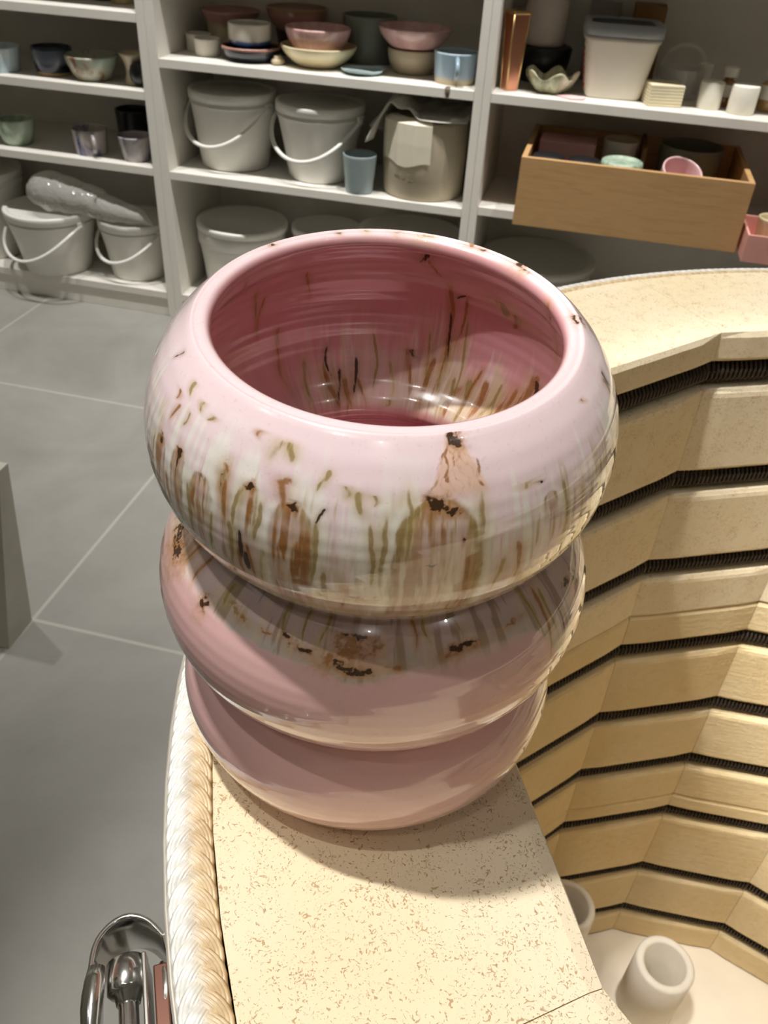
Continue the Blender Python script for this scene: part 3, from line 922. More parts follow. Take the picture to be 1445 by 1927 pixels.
def coil_mesh():
    turns, ps = 560, 9
    rc, rw = 0.0060, 0.00095
    N = turns * ps
    pts = np.zeros((N, 3))
    for i in range(N):
        (x, y), mid = poly_point(i / N, AP + 0.0078)
        a = 2 * PI * i / ps
        pts[i] = (x + rc * math.cos(a) * math.cos(mid), y + rc * math.cos(a) * math.sin(mid), rc * math.sin(a))
    tan = np.roll(pts, -1, 0) - np.roll(pts, 1, 0)
    tan /= np.linalg.norm(tan, axis=1)[:, None]
    ref = np.stack([-np.sin(2 * PI * np.arange(N) / N), np.cos(2 * PI * np.arange(N) / N), 0 * np.arange(N)], 1)
    a = np.cross(tan, ref); a /= np.linalg.norm(a, axis=1)[:, None]
    b = np.cross(tan, a)
    K = 5
    vv = np.concatenate([(pts + rw * (math.cos(2 * PI * k / K) * a + math.sin(2 * PI * k / K) * b))[:, None] for k in range(K)], 1).reshape(-1, 3)
    i = np.arange(N)[:, None]; k = np.arange(K)[None]
    j = (i + 1) % N; k2 = (k + 1) % K
    q = np.stack([i * K + k, j * K + k, j * K + k2, i * K + k2], -1).reshape(-1, 4)
    return big_mesh('heating_coil', vv, q)


coil = coil_mesh()
coil.materials.append(M_coil)
for g in GZ:
    o = bpy.data.objects.new('heating_coil', coil)
    COL.objects.link(o)
    o.parent = kiln
    o.location = (0, 0, RIM - g - 0.0075)

fix_normals(MB().lathe([(0, 0.150), (0.310, 0.150), (0.310, RIM - 0.6452), (0, RIM - 0.6452)], 64).build('floor_slab', M_slab, kiln))
JR = 0.3181
fix_normals(MB().lathe([(JR - 0.0008, 0.12), (JR + 0.0006, 0.12), (JR + 0.0006, RIM - 0.0034), (JR, RIM - 0.0028), (JR - 0.0008, RIM - 0.0034), (JR - 0.0008, 0.12)], 128).build('steel_jacket', plain('brushed_steel', srgb(186, 180, 168), 0.45, 0.4, 0.03, 30), kiln))
fix_normals(MB().lathe([(0, 0.12), (0.316, 0.12), (0.316, 0.1497), (0, 0.1497)], 64).build('base_plate', M_steel, kiln))
for k in range(4):
    a = PI / 4 + k * PI / 2
    MB().box((0.27 * math.cos(a) - 0.02, 0.27 * math.sin(a) - 0.02, 0), (0.27 * math.cos(a) + 0.02, 0.27 * math.sin(a) + 0.02, 0.1198), 0.002).build('leg', M_steel, kiln)


# braided fibre gasket between brick and jacket
def gasket():
    m = NT('glass_fibre_braid')
    v = m.coord()
    n = m.noise(v, 180, 4, 0.6, 0.8)
    at = m.n('ShaderNodeAttribute', attribute_name='edge')
    col = m.ramp(n, [(0.3, srgb(186, 156, 112)), (0.6, srgb(214, 192, 152))])
    col2 = m.ramp(n, [(0.3, srgb(200, 198, 188)), (0.7, srgb(232, 231, 224))])
    m.set(Base_Color=m.mix(at.outputs['Fac'], col, col2), Roughness=0.42)
    m.b.inputs['Specular IOR Level'].default_value = 0.6
    Rm, A, W = 0.3126, 0.0034, 0.0019
    waves = 92
    vv, ff, ed = [], [], []
    K = 20
    for s in range(5):
        N = waves * 18
        base = len(vv)
        th = np.arange(N) / N * 2 * PI
        ph = waves * th + 2 * PI * s / 5
        off = A * np.sin(ph)
        hz = 0.0009 * np.sin(2 * ph + 0.7)
        # slope of the strand across the braid
        sl = np.arctan2(A * waves * np.cos(ph), Rm)
        for i in range(N):
            c, sn = math.cos(th[i]), math.sin(th[i])
            for k in range(K):
                u = k / (K - 1) * 2 - 1 if k < K - 4 else 0
                if k < K - 4:
                    u = k / (K - 5) * 2 - 1
                    z = 0.0008 * math.sqrt(max(0, 1 - u * u)) + 0.00024 * math.cos(u * 17)
                else:
                    u = 0.9 - 1.8 * (k - (K - 4)) / 3
                    z = -0.0009
                w = u * W
                # width runs square to the strand
                dr = w * math.cos(sl[i]); dt = -w * math.sin(sl[i])
                r = Rm + off[i] + dr
                x = r * c - dt * sn; y = r * sn + dt * c
                vv.append((x, y, RIM - 0.0022 + hz[i] + z))
                ed.append(min(1, max(0, (r - 0.3110) / 0.0030)))
        for i in range(N):
            j = (i + 1) % N
            for k in range(K):
                k2 = (k + 1) % K
                ff.append((base + i * K + k, base + j * K + k, base + j * K + k2, base + i * K + k2))
    me = big_mesh('fibre_gasket', vv, ff)
    a = me.attributes.new('edge', 'FLOAT', 'POINT')
    a.data.foreach_set('value', np.array(ed, np.float32))
    me.materials.append(m.m)
    o = bpy.data.objects.new('fibre_gasket', me)
    COL.objects.link(o)
    o.parent = kiln
    # packing below the braid
    fix_normals(MB().lathe([(RO + 0.0004, 0.2), (JR - 0.001, 0.2), (JR - 0.001, RIM - 0.0042), (RO + 0.0004, RIM - 0.0042), (RO + 0.0004, 0.2)], 96).build('fibre_blanket', plain('fibre_blanket', srgb(226, 206, 164), 0.8, var=0.1, scale=200, bump=0.3), kiln))


gasket()


# toggle latch on the jacket
def latch():
    ang = math.radians(-150.6)
    t = empty('latch', ((JR + 0.0006) * math.cos(ang), (JR + 0.0006) * math.sin(ang), RIM), ang)
    t.parent = kiln
    t.location.z = RIM - 0.0125
    t.location.x += -0.012 * 0.491
    t.location.y += 0.012 * 0.871
    t.rotation_mode = 'XYZ'
    t.rotation_euler = (Matrix.Rotation(ang, 3, 'Z') @ Matrix.Rotation(PI / 2, 3, 'X')).to_euler()
    # local x = outward, y = along the jacket, z up
    def arc_strap(y0, y1, th, xs):
        vv, ff = [], []
        n = len(xs)
        for (x, z) in xs: vv += [(x, y0, z), (x, y1, z)]
        for i in range(n - 1): ff.append((2 * i, 2 * i + 1, 2 * i + 3, 2 * i + 2))
        o = MB().add(vv, ff, True)
        return o
    prof = [(0.0006, -0.0095), (0.0035, -0.0055), (0.0068, -0.0036), (0.0100, -0.0042), (0.0128, -0.0068), (0.0140, -0.0110), (0.0144, -0.0180), (0.0146, -0.0300), (0.0152, -0.045), (0.0158, -0.060)]
    fine = []
    pe = [prof[0]] + prof + [prof[-1]]
    for i in range(1, len(pe) - 2):
        p0, p1, p2, p3 = [np.array(p) for p in pe[i - 1:i + 3]]
        for u in np.linspace(0, 1, 8, endpoint=False):
            fine.append(tuple(.5 * (2 * p1 + (p2 - p0) * u + (2 * p0 - 5 * p1 + 4 * p2 - p3) * u * u + (3 * p1 - p0 - 3 * p2 + p3) * u ** 3)))
    fine.append(prof[-1])
    o = arc_strap(-0.0072, 0.0072, 0.001, fine).build('hook_strap', M_chrome, t)
    md = o.modifiers.new('s', 'SOLIDIFY'); md.thickness = 0.0011; md.offset = -1
    md = o.modifiers.new('b', 'BEVEL'); md.width = 0.0004; md.segments = 2; md.limit_method = 'ANGLE'
    # sleeve and spring rod
    fix_normals(MB().lathe([(0.0016, -0.0085), (0.0034, -0.0085), (0.0042, -0.0092), (0.0042, -0.0150), (0.0036, -0.0156), (0.0027, -0.0160), (0.0024, -0.0175), (0.0016, -0.0175), (0.0016, -0.0085)], 32, cx=0.0085, cy=-0.0005).build('sleeve', M_chrome, t))
    fix_normals(MB().lathe([(0, -0.0165), (0.0019, -0.0165), (0.0020, -0.017), (0.0020, -0.080), (0, -0.080)], 24, cx=0.0085, cy=-0.0005).build('spring_rod', M_chrome, t))
    MB().box((0.0040, -0.0052, -0.085), (0.0050, 0.0066, -0.0110), 0.0003).build('side_plate', M_steel, t)
    # twisted lever down the outside
    pts = []; rad = []
    for i in range(28):
        u = i / 27
        pts.append((0.0136 + 0.0012 * math.sin(u * 9), 0.0058 + 0.0012 * math.sin(u * 11 + 1), -0.0125 - 0.066 * u))
        rad.append(0.0017 + 0.0009 * math.sin(u * 13 + 0.5))
    MB().tube(pts, rad, 16, flat=0.8).build('lever', M_chrome, t)
    # wire loop by the jacket
    MB().tube([(0.0016 + 0.0008 * math.cos(a), 0.0012 - 0.0030 * math.cos(a) , -0.0170 + 0.0050 * math.sin(a)) for a in [2 * PI * i / 28 for i in range(28)]], 0.0005, 8, closed=True).build('wire_loop', M_chrome, t)
    MB().box((0.0002, -0.009, -0.030), (0.0030, 0.004, -0.0130), 0.0003).build('reflection_plate', plain('reflection_brown', srgb(112, 78, 66), 0.3, 0.8), t)  # plate added for the brownish reflection between strap and jacket


latch()

# kiln posts standing on the kiln floor
gp = 'hollow kiln posts'


def post(x, y, r, ri, h, label):
    p = [(ri, 0.0), (r, 0.0), (r, h - 0.002), (r - 0.002, h), (ri + 0.0015, h), (ri, h - 0.0015), (ri, 0.0)]
    o = MB().lathe(p, 56).build('kiln_post', M_post, loc=(x, y, RIM - 0.6451))
    tag(fix_normals(o), label, 'kiln post', gp)


post(0.1945, 0.3935, 0.0252, 0.0178, 0.080, 'short hollow white post in the open on the kiln floor')
post(0.0965, 0.3790, 0.0226, 0.0168, 0.158, 'hollow white post half hidden by the near kiln rim')

# ------------------------------------------------------------------ the vase
AXX, AXY, BX, BY = -.03025, .13844, .266, -.893
E1 = (.04413, .0905, .02263, .02448)
E2 = (.04611, .05192, .0225, .0222)
E3 = (.04406, .01859, .0195, .0194)
LIP = (.03245, .1092, .0017)
INNER = [(.0, .0060), (.018, .0062), (.030, .008), (.0375, .014), (.0392, .0195), (.0380, .0265), (.0345, .0325), (.0330, .0353), (.0350, .039), (.0390, .045), (.0405, .0520), (.0385, .060), (.034, .0650), (.0300, .0682), (.0282, .0705),
         (.0298, .0735), (.0335, .0765), (.0372, .0825), (.0388, .0900), (.0378, .0965), (.0352, .1022), (.0322, .1055)]


def vase_profile():
    z = np.linspace(.0012, .1105, 1500)
    rs_ = []
    for R, zc, b, h in (E1, E2, E3):
        u = 1 - ((z - zc) / h) ** 2
        rs_.append(np.where(u > 0, R - b + b * np.sqrt(np.maximum(u, 0)), -1))
    rs_ = np.array(rs_); k = 1800.
    r = np.log(np.exp(np.clip(rs_ * k, -50, 400)).sum(0)) / k
    R, zc, b, h = E1
    t = np.linspace(.1, 1.5, 4000); x = R - b + b * np.cos(t); y = zc + h * np.sin(t)
    i = np.argmin(np.hypot(x - LIP[0], y - LIP[1])); zt = y[i]
    a0 = np.arctan2(y[i] - LIP[1], x[i] - LIP[0])
    m = z < zt
    pts = [(0, .0018), (.012, .0018), (.0165, .0012)]
    r_, z_ = r[m], z[m]
    k0 = np.argmax(r_ > .0185)
    pts += list(zip(r_[k0:], z_[k0:]))
    pts = [p for p in pts if not (p[1] > zt - .002 and p[0] < x[i] + .006 and p[1] > .09)]
    last = pts[-1]
    for a in np.linspace(t[i] - .35, t[i], 80):
        X, Z = R - b + b * np.cos(a), zc + h * np.sin(a)
        if Z > last[1]: pts.append((X, Z))
    arc = [(LIP[0] + LIP[2] * np.cos(a), LIP[1] + LIP[2] * np.sin(a)) for a in np.linspace(a0, np.radians(232), 60)]
    pts += arc
    I = np.array(INNER[::-1]); I = np.vstack([arc[-1], I])
    P = np.vstack([2 * I[0] - I[1], I, 2 * I[-1] - I[-2]])
    for k in range(1, len(P) - 2):
        for u in np.linspace(0, 1, 24, endpoint=False)[1 if k == 1 else 0:]:
            p0, p1, p2, p3 = P[k - 1:k + 3]
            pts.append(tuple(.5 * ((2 * p1) + (-p0 + p2) * u + (2 * p0 - 5 * p1 + 4 * p2 - p3) * u * u + (-p0 + 3 * p1 - 3 * p2 + p3) * u ** 3)))
    pts.append((0, .006))
    A = np.array(pts, float); A[:, 0] = np.maximum(A[:, 0], 0)
    L = np.r_[0, np.cumsum(np.hypot(*np.diff(A, axis=0).T))]
    q = np.linspace(0, L[-1], 2400)
    A = np.stack([np.interp(q, L, A[:, 0]), np.interp(q, L, A[:, 1])], 1)
    for _ in range(12):
        B = A.copy(); B[1:-1] = (A[:-2] + 2 * A[1:-1] + A[2:]) / 4
        A = B
    k0 = int(np.argmax(A[:, 1])) - 40
    for _ in range(220):
        B = A.copy(); B[k0 - 150:k0 + 30] = (A[k0 - 151:k0 + 29] + 2 * A[k0 - 150:k0 + 30] + A[k0 - 149:k0 + 31]) / 4
        A = B
    L = np.r_[0, np.cumsum(np.hypot(*np.diff(A, axis=0).T))]
    li = np.argmax(np.where(A[:, 0] > .01, A[:, 1], 0))
    return A, (L - L[li]) * 1000


def vnoise(th, s, nth, ds, seed):
    """value noise, periodic in th: nth cells round, cells of ds mm along the profile"""
    g = np.random.default_rng(seed)
    ns = int(400 / ds) + 4
    G = g.random((ns, nth)).astype(np.float32)
    x = (th / (2 * PI)) % 1 * nth
    y = (s + 180) / ds
    xi = np.floor(x).astype(int); yi = np.floor(y).astype(int)
    fx = x - xi; fy = y - yi
    fx = fx * fx * (3 - 2 * fx); fy = fy * fy * (3 - 2 * fy)
    a = G[yi % ns, xi % nth]; b = G[yi % ns, (xi + 1) % nth]
    c = G[(yi + 1) % ns, xi % nth]; d = G[(yi + 1) % ns, (xi + 1) % nth]
    return (a + (b - a) * fx) * (1 - fy) + (c + (d - c) * fx) * fy


def fbm(th, s, nth, ds, seed, oct=4, gain=0.55):
    o = 0; w = 0; a = 1
    for k in range(oct):
        o = o + a * vnoise(th, s, nth * 2 ** k, ds / 2 ** k, seed + 17 * k); w += a; a *= gain
    return o / w


def sstep(x, a, b):
    t = np.clip((x - a) / (b - a), 0, 1)
    return t * t * (3 - 2 * t)


def make_vase():
    A, S = vase_profile()
    # arc positions of the rows: fine over the visible glaze, coarse elsewhere
    s0, s1 = S[0], S[-1]
    rows = np.concatenate([np.linspace(s0, -74, 150, endpoint=False), np.linspace(-74, 56, 720, endpoint=False), np.linspace(56, s1, 110)])
    rows[0] += 0.15; rows[-1] -= 0.15
    nr, nt = len(rows), 1240
    r = np.interp(rows, S, A[:, 0]); z = np.interp(rows, S, A[:, 1])
    th1 = np.arange(nt) / nt * 2 * PI - PI
    TH, SS = np.meshgrid(th1, rows)
    RR = np.repeat(r[:, None], nt, 1); ZZ = np.repeat(z[:, None], nt, 1)
    # hand-thrown unevenness
    fade = sstep(ZZ, 0.004, 0.02)
    RR = RR + fade * 0.000016 * np.sin(ZZ * 2300 + 1.3 * np.sin(TH)) * (1 + 0.8 * (SS > 5)) + fade * 0.0006 * (fbm(TH, SS * 0 + ZZ * 1000, 6, 40, 5, 2) - 0.5)
    c, sn = np.cos(TH), np.sin(TH)
    X = BX * ZZ ** 2 / 2 + RR * c
    Y = BY * ZZ ** 2 / 2 + RR * sn
    Z = ZZ - RR * ZZ * (BX * c + BY * sn)
    verts = np.stack([X, Y, Z], -1).reshape(-1, 3)

    # ---- glaze
    out = SS < 0
    D = np.abs(SS)                                # mm run down from the lip, on either side
    # organic warp
    wu = (fbm(TH, SS, 48, 6, 21, 3) - 0.5) * 2.6
    wv = (fbm(TH, SS, 40, 7, 31, 3) - 0.5) * 2.6
    rmm = np.maximum(RR * 1000, 4)
    streak = fbm(TH + wu * 0.004, SS, 150, 16, 41, 3, 0.7)
    streak2 = fbm(TH + wu * 0.006, SS, 90, 22, 51, 3, 0.6)
    cloud = fbm(TH, SS, 14, 18, 61, 4)
    fine = fbm(TH, SS, 300, 0.9, 71, 2)
    hair = sstep(fbm(TH + wu * 0.006, SS, 330, 9, 91, 3, 0.6), 0.34, 0.66)      # fine runs down the pot
    fray = fbm(TH, SS, 210, 1.1, 101, 3, 0.7); fray2 = fbm(TH, SS, 210, 1.1, 111, 3, 0.7)
    patch = fbm(TH + wu * 0.01, SS, 22, 14, 121, 3)

    def C(*v): return np.array(srgb(*v)[:3], np.float32)
    PINK, PINKL, CREAM, MAUVE, BEIGE, OLIVE, BROWN, DARK, GREY, YEL = C(226, 182, 178), C(243, 220, 223), C(246, 241, 231), C(206, 180, 182), C(216, 194, 164), C(150, 124, 62), C(146, 92, 44), C(40, 28, 20), C(196, 186, 174), C(214, 186, 128)
    base = np.ones(SS.shape + (3,), np.float32) * PINK

    def blend(col, a):
        nonlocal base
        a = np.clip(a, 0, 1)[..., None]
        base = base * (1 - a) + col * a
    # outside, first bulge: pale pink shoulder into cream and mauve runs
    o1 = out * sstep(D, 57, 51)
    blend(PINKL, o1)
    blend(CREAM, o1 * sstep(streak2, 0.50, 0.68) * (0.25 + 0.75 * sstep(D + (cloud - .5) * 6, 6, 12)) * 0.85)
    blend(MAUVE, o1 * sstep(D + (cloud - 0.5) * 10, 12, 18) * sstep(cloud, 0.40, 0.60) * 0.60)
    blend(BEIGE, o1 * sstep(D + (cloud - 0.5) * 8, 24, 33) * 0.65)
    run = sstep(D + (streak - 0.5) * 16, 10, 15)
    blend(CREAM, o1 * run * sstep(streak, 0.54, 0.70) * sstep(D, 36, 26) * 0.75)
    blend(C(172, 146, 96), o1 * run * sstep(streak, 0.47, 0.36) * 0.55 * sstep(D, 9, 20))
    blend(OLIVE, o1 * sstep(D + (streak - .5) * 12, 12, 16) * sstep(streak, 0.385, 0.30) * 0.55)
    blend(YEL, o1 * sstep(D, 27, 34) * sstep(D, 44, 38) * 0.5)
    low = o1 * sstep(D + (streak2 - .5) * 20 + (patch - .5) * 14, 11, 21) * sstep(D, 45, 37)
    blend(C(186, 158, 112), low * hair * sstep(patch, 0.62, 0.40) * 0.62)
    blend(C(158, 130, 82), low * sstep(streak, 0.50, 0.34) * hair * 0.55)
    blend(CREAM, low * sstep(streak2, 0.52, 0.66) * (1 - hair) * 0.5)
    blend(MAUVE, low * sstep(cloud, 0.46, 0.62) * 0.55)
    mid = o1 * sstep(D + (streak - .5) * 10, 6.5, 10) * sstep(D, 26, 18)
    blend(CREAM, mid * sstep(streak2, 0.46, 0.62) * 0.7)
    blend(C(206, 188, 140), mid * sstep(streak, 0.44, 0.33) * hair * 0.6)
    # second bulge collar of run glaze
    edge = 54.6 + 2.6 * (fbm(TH, SS * 0, 26, 50, 81, 3) - 0.5) * 2 + 3.0 * np.exp(-((np.degrees(TH) + 80) / 9) ** 2) + 13 * np.exp(-((np.degrees(TH) + 22) / 6.5) ** 2)
    collar = out * sstep(D, 40, 43) * sstep(D, edge + 0.7, edge - 0.5)
    blend(MAUVE, collar * 0.85)
    blend(GREY, collar * sstep(D, edge - 5.5, edge - 0.6) * (0.35 + 0.6 * sstep(cloud, 0.35, 0.6)))
    blend(C(150, 128, 98), collar * sstep(streak, 0.46, 0.34) * 0.7)
    blend(BEIGE, collar * sstep(streak, 0.58, 0.7) * 0.5)
    # inside
    i1 = (~out) * sstep(D, 60, 50)
    blend(C(220, 160, 165), (~out) * sstep(D, 1, 4))  # deeper pink inside: bounced light and shade put into the colour
    blend(C(206, 160, 160), i1 * sstep(cloud, 0.5, 0.62) * 0.5)
    dg = np.degrees(TH)
    wth = np.exp(-((dg - 72) / 27) ** 2) + 0.5 * np.exp(-((dg - 121) / 11) ** 2)  # keeps cream glaze mostly to the lit patch; that light is painted in
    blend(CREAM, i1 * sstep(D + (streak2 - 0.5) * 22, 27, 38) * sstep(D, 47.5, 45.5) * 0.85 * np.clip(wth + 0.08, 0, 1))
    blend(BEIGE, i1 * sstep(D + (streak2 - 0.5) * 20, 24, 34) * sstep(streak, 0.50, 0.36) * sstep(D, 48, 45) * 0.8 * np.clip(wth + 0.15, 0, 1))
    blend(C(168, 126, 96), i1 * sstep(D + (streak2 - 0.5) * 26, 16, 34) * hair * 0.5 * np.exp(-((dg - 84) / 12) ** 2))
    blend(C(160, 118, 92), i1 * sstep(D + (streak2 - 0.5) * 20, 24, 42) * hair * 0.5 * np.exp(-((dg - 126) / 16) ** 2))
    blend(C(190, 132, 66), i1 * sstep(D, 33, 39) * sstep(D, 48, 45) * hair * sstep(streak, 0.42, 0.56) * 0.75 * np.exp(-((dg - 62) / 20) ** 2))
    blend(PINKL, (np.abs(SS + 0.4) < 4.0) * sstep(np.abs(SS + 0.4), 3.6, 2.2) * 0.9)

    brown = np.zeros(SS.shape, np.float32); dark = np.zeros(SS.shape, np.float32); olive = np.zeros(SS.shape, np.float32)

    def local(theta, side, span):
        """index window and local coordinates (u across, d down, mm) near an angle"""
        m = (out if side == 'o' else ~out) & (np.abs((np.degrees(TH) - theta + 180) % 360 - 180) < span)
        ii = np.nonzero(m)
        u = np.radians((np.degrees(TH[ii]) - theta + 180) % 360 - 180) * rmm[ii]
        return ii, u, D[ii]

    def tint(ii, col, a):
        a = np.clip(a, 0, 1)[:, None]
        base[ii] = base[ii] * (1 - a) + col * a

    TINT = {'b': C(186, 140, 92), 'd': C(150, 112, 78), 'o': C(196, 176, 126)}

    def drip(theta, d0, d1, w, kind='b', side='o', amt=1.0, sway=0.6, taper=0.45, wig=0.35, span=14):
        ii, u, d = local(theta, side, span)
        if len(u) == 0: return
        t = (d - d0) / (d1 - d0)
        uu = u + wu[ii] * wig + sway * np.sin(t * 3 + theta) + 0.25 * (fine[ii] - 0.5)
        ww = w * (1 - taper * np.clip(t, 0, 1))
        env = sstep(t, -0.10, 0.12) * sstep(t, 1.15, 0.62)
        halo = np.exp(-(uu / (ww * 2.3)) ** 2) * sstep(t, -0.25, 0.2) * sstep(t, 1.35, 0.6)
        tint(ii, TINT[kind], halo * 0.62 * amt * (0.45 + streak[ii]))
        a = np.exp(-(uu / (ww * 0.85)) ** 2) * env * amt
        a = a * (0.55 + 0.95 * hair[ii])
        tgt = {'b': brown, 'd': dark, 'o': olive}[kind]
        tgt[ii] = np.maximum(tgt[ii], a)

    def blot(theta, d0, ru, rv, kind='d', side='o', amt=1.0, span=8):
        ii, u, d = local(theta, side, span)
        if len(u) == 0: return
        uu = (u + wu[ii] * 0.5 + 2.6 * ru * (fray[ii] - 0.5)) / ru; vv = (d - d0 + wv[ii] * 0.5 + 3.0 * rv * (fray2[ii] - 0.5)) / rv
        q = np.hypot(uu, vv)
        halo = np.exp(-(np.hypot(uu / 2.0, (vv - 0.6) / 2.4)) ** 2)
        tint(ii, TINT['b' if kind == 'd' else kind], halo * 0.5 * amt)
        a = np.exp(-q ** 2 * 1.1) * amt
        tgt = {'b': brown, 'd': dark, 'o': olive}[kind]
        tgt[ii] = np.maximum(tgt[ii], a)
        if kind == 'd': brown[ii] = np.maximum(brown[ii], np.exp(-(q / 1.7) ** 2) * 0.8 * amt)

    def loop(theta, d0, d1, w, fill=0.62, side='o', line=0.42, dk=1.0, span=26):
        """an arch of run glaze: dark knot at the top, tinted body, sides running out below"""
        ii, u, d = local(theta, side, span)
        if len(u) == 0: return
        uu = u + wu[ii] * 0.5 + 0.35 * (fine[ii] - 0.5)
        v = d - d0 + wv[ii] * 0.3
        half = w * np.sqrt(np.clip(1 - (1 - np.clip(v / (1.9 * w), 0, 1)) ** 2, 0, 1))
        inside = sstep(half - np.abs(uu), -0.5, 0.7) * sstep(v, -0.3, 0.5)
        fade_ = sstep(d, d1 + 4, d1 - 5)
        # pale glaze pushed aside
        out_ = np.exp(-((np.abs(uu) - half - 0.55 * w ** 0.5) / (0.6 + 0.12 * w)) ** 2) * sstep(v, -0.5, 2) * fade_
        tint(ii, CREAM, out_ * 0.95)
        tint(ii, C(176, 142, 100), inside * fade_ * fill * (0.55 + 1.1 * hair[ii]))
        tint(ii, C(206, 170, 158), inside * fade_ * sstep(np.hypot(uu, v - 1.5 * w), w * 1.1, 0.2 * w) * 0.6)
        rimd = np.exp(-((np.abs(uu) - half) / (0.30 + 0.07 * w)) ** 2) * sstep(v, -0.2, 0.9) * fade_ * line
        tint(ii, C(160, 134, 82), rimd * (0.4 + 0.8 * streak[ii]))
        olive[ii] = np.maximum(olive[ii], rimd * 1.1 * (0.4 + hair[ii]))
        body = inside * fade_ * (hair[ii] * 1.25 - 0.25) * sstep(v, 0.5 * w, 2.2 * w) * 0.85
        brown[ii] = np.maximum(brown[ii], body * 1.1)
        if dk:
            blot(theta, d0 + 0.75, 0.46 + 0.13 * w, 0.48 + 0.07 * w, 'd', side, dk * 1.1)
            ii, u, d = local(theta, side, span)
            a = np.exp(-((u + wu[ii] * 0.3) / (0.5 + 0.3 * w)) ** 2) * sstep(d, d0, d0 + 1) * sstep(d, d0 + 2.6 * w, d0 + 0.8) * (0.2 + hair[ii]) * 0.9
            brown[ii] = np.maximum(brown[ii], a)

    # front of the first bulge
    loop(-134.5, 14.4, 30, 1.7); loop(-126.2, 13.4, 26, 1.6); drip(-125.6, 13.6, 18, 0.35, 'd')
    loop(-118.0, 14.3, 24, 2.2, dk=0.5)
    blot(-112.6, 11.0, 0.8, 0.8, 'b'); drip(-112.4, 12.4, 15.2, 0.45, 'd'); drip(-111.8, 11, 20, 0.8, 'o'); drip(-111.2, 13, 21, 0.7, 'b')
    loop(-105.0, 11.6, 21, 1.5)
    drip(-107.5, 13, 21, 0.6, 'o'); drip(-102.4, 14, 22, 0.6, 'o')
    blot(-98.0, 9.8, 0.9, 0.8, 'b'); drip(-98.0, 9.5, 15, 0.9, 'b', amt=0.7)
    loop(-94.8, 12.4, 33, 3.2)
    drip(-92.8, 18, 33, 0.6, 'b', amt=0.9); drip(-97.4, 20, 33, 0.6, 'b', amt=0.8)
    drip(-105.6, 20.4, 30, 0.75, 'd', taper=-0.4); drip(-106.2, 24, 33, 0.6, 'b'); drip(-104.4, 23, 32, 0.45, 'b')
    loop(-65.4, 9.9, 35, 6.6, fill=0.85, line=0.95, dk=1.0)
    blot(-65.4, 11.0, 1.3, 0.8, 'd', amt=1.1); blot(-62.8, 11.7, 1.1, 0.6, 'd'); blot(-66.5, 21.3, 0.6, 0.35, 'd'); blot(-60.4, 17.0, 0.35, 0.5, 'd')
    drip(-56.0, 10, 36, 0.75, 'o', amt=1.15, sway=0.3); drip(-57.4, 18, 36, 0.5, 'b', amt=0.8)
    for k in range(7): drip(-70.5 + 1.9 * k, 20 + 1.4 * ((k * 5) % 3), 35, 0.5, 'o' if k % 2 else 'b', amt=0.75)
    # the orange fan above it
    blot(-60.0, 1.2, 0.8, 1.4, 'd'); blot(-59.0, 2.0, 0.6, 0.6, 'd')
    ii, u, d = local(-60.5, 'o', 12)
    v = d - 0.4
    fan = sstep(0.9 + v * 0.42 - np.abs(u + wu[ii] * 0.3), -0.2, 0.5) * sstep(v, 0, 0.8) * sstep(v, 10.5, 8.0)
    tint(ii, C(226, 178, 134), fan * 0.55)
    for k in range(7):
        x = (k - 3) / 3
        iu, uu, dd = local(-60.4, 'o', 10)
        a = np.exp(-((uu + wu[iu] * 0.7 + 0.9 * (fine[iu] - 0.5) - x * (0.6 + dd * 0.36) + 0.4 * np.sin(dd * 1.3 + 4 * x)) / 0.30) ** 2) * (0.4 + 0.8 * hair[iu]) * sstep(dd, 0.6, 2) * sstep(dd, 10.5, 8.2) * 1.1
        brown[iu] = np.maximum(brown[iu], a)
    # small marks
    for a_, d_, l_, w_, k_ in ((-146.2, 2.3, 5.2, .42, 'd'), (-135.2, 6.3, 8.0, .55, 'b'), (-131.4, 3.4, 6.0, .6, 'o'), (-125.2, 4.7, 6.6, .55, 'o'), (-121.2, 5.4, 6.8, .5, 'o'), (-133.2, 8.0, 11.9, .45, 'b'),
                               (-128.5, 7.5, 10.6, .45, 'o'), (-102.0, 3.9, 7.9, 1.0, 'o'), (-98.6, 3.9, 6.9, .9, 'o'), (-106.8, 3.7, 5.2, .5, 'b'), (-89.6, 6.5, 10.4, .5, 'o'), (-84.9, 8.4, 10.6, .6, 'o'), (-81.0, 9.0, 13.2, .8, 'o'),
                               (-78.6, 9.4, 11.2, .5, 'o'), (-75.6, 12, 30, .6, 'o'), (-78.8, 14, 28, .5, 'o'), (-71.8, 8.5, 24, .5, 'o'), (0.2, 5.0, 9.4, .75, 'd'), (-2.8, 6.0, 10.2, .6, 'b'), (-17.4, 3.6, 5.0, .45, 'b'), (-44.0, 10.2, 11.6, 1.3, 'o'), (-41.5, 10.8, 11.5, .5, 'd'),
                               (-10.2, 15.8, 19.4, .7, 'd'), (-20, 14, 30, .5, 'o'), (-28.5, 15, 31, .5, 'o'), (-34.6, 13, 26, .5, 'o'), (-47.4, 20, 30, .6, 'b'), (-51.5, 22, 33, .5, 'o'), (-83.5, 26, 34, .5, 'b'), (-87, 24, 33, .6, 'o'), (-88.9, 12.4, 15.4, .25, 'd'),
                               (-115, 20, 31, .55, 'o'), (-122, 18, 32, .7, 'o'), (-130, 20, 33, .7, 'b'), (-109.5, 20, 31, .6, 'o'), (-101, 22, 33, .7, 'o'), (-138.5, 16, 31, .6, 'o'), (-90.5, 15, 30, .5, 'o')):
        drip(a_, d_, l_, w_, k_)
    loop(-38.6, 13.2, 18, 1.5, dk=0.0, line=0.6, fill=0.3)
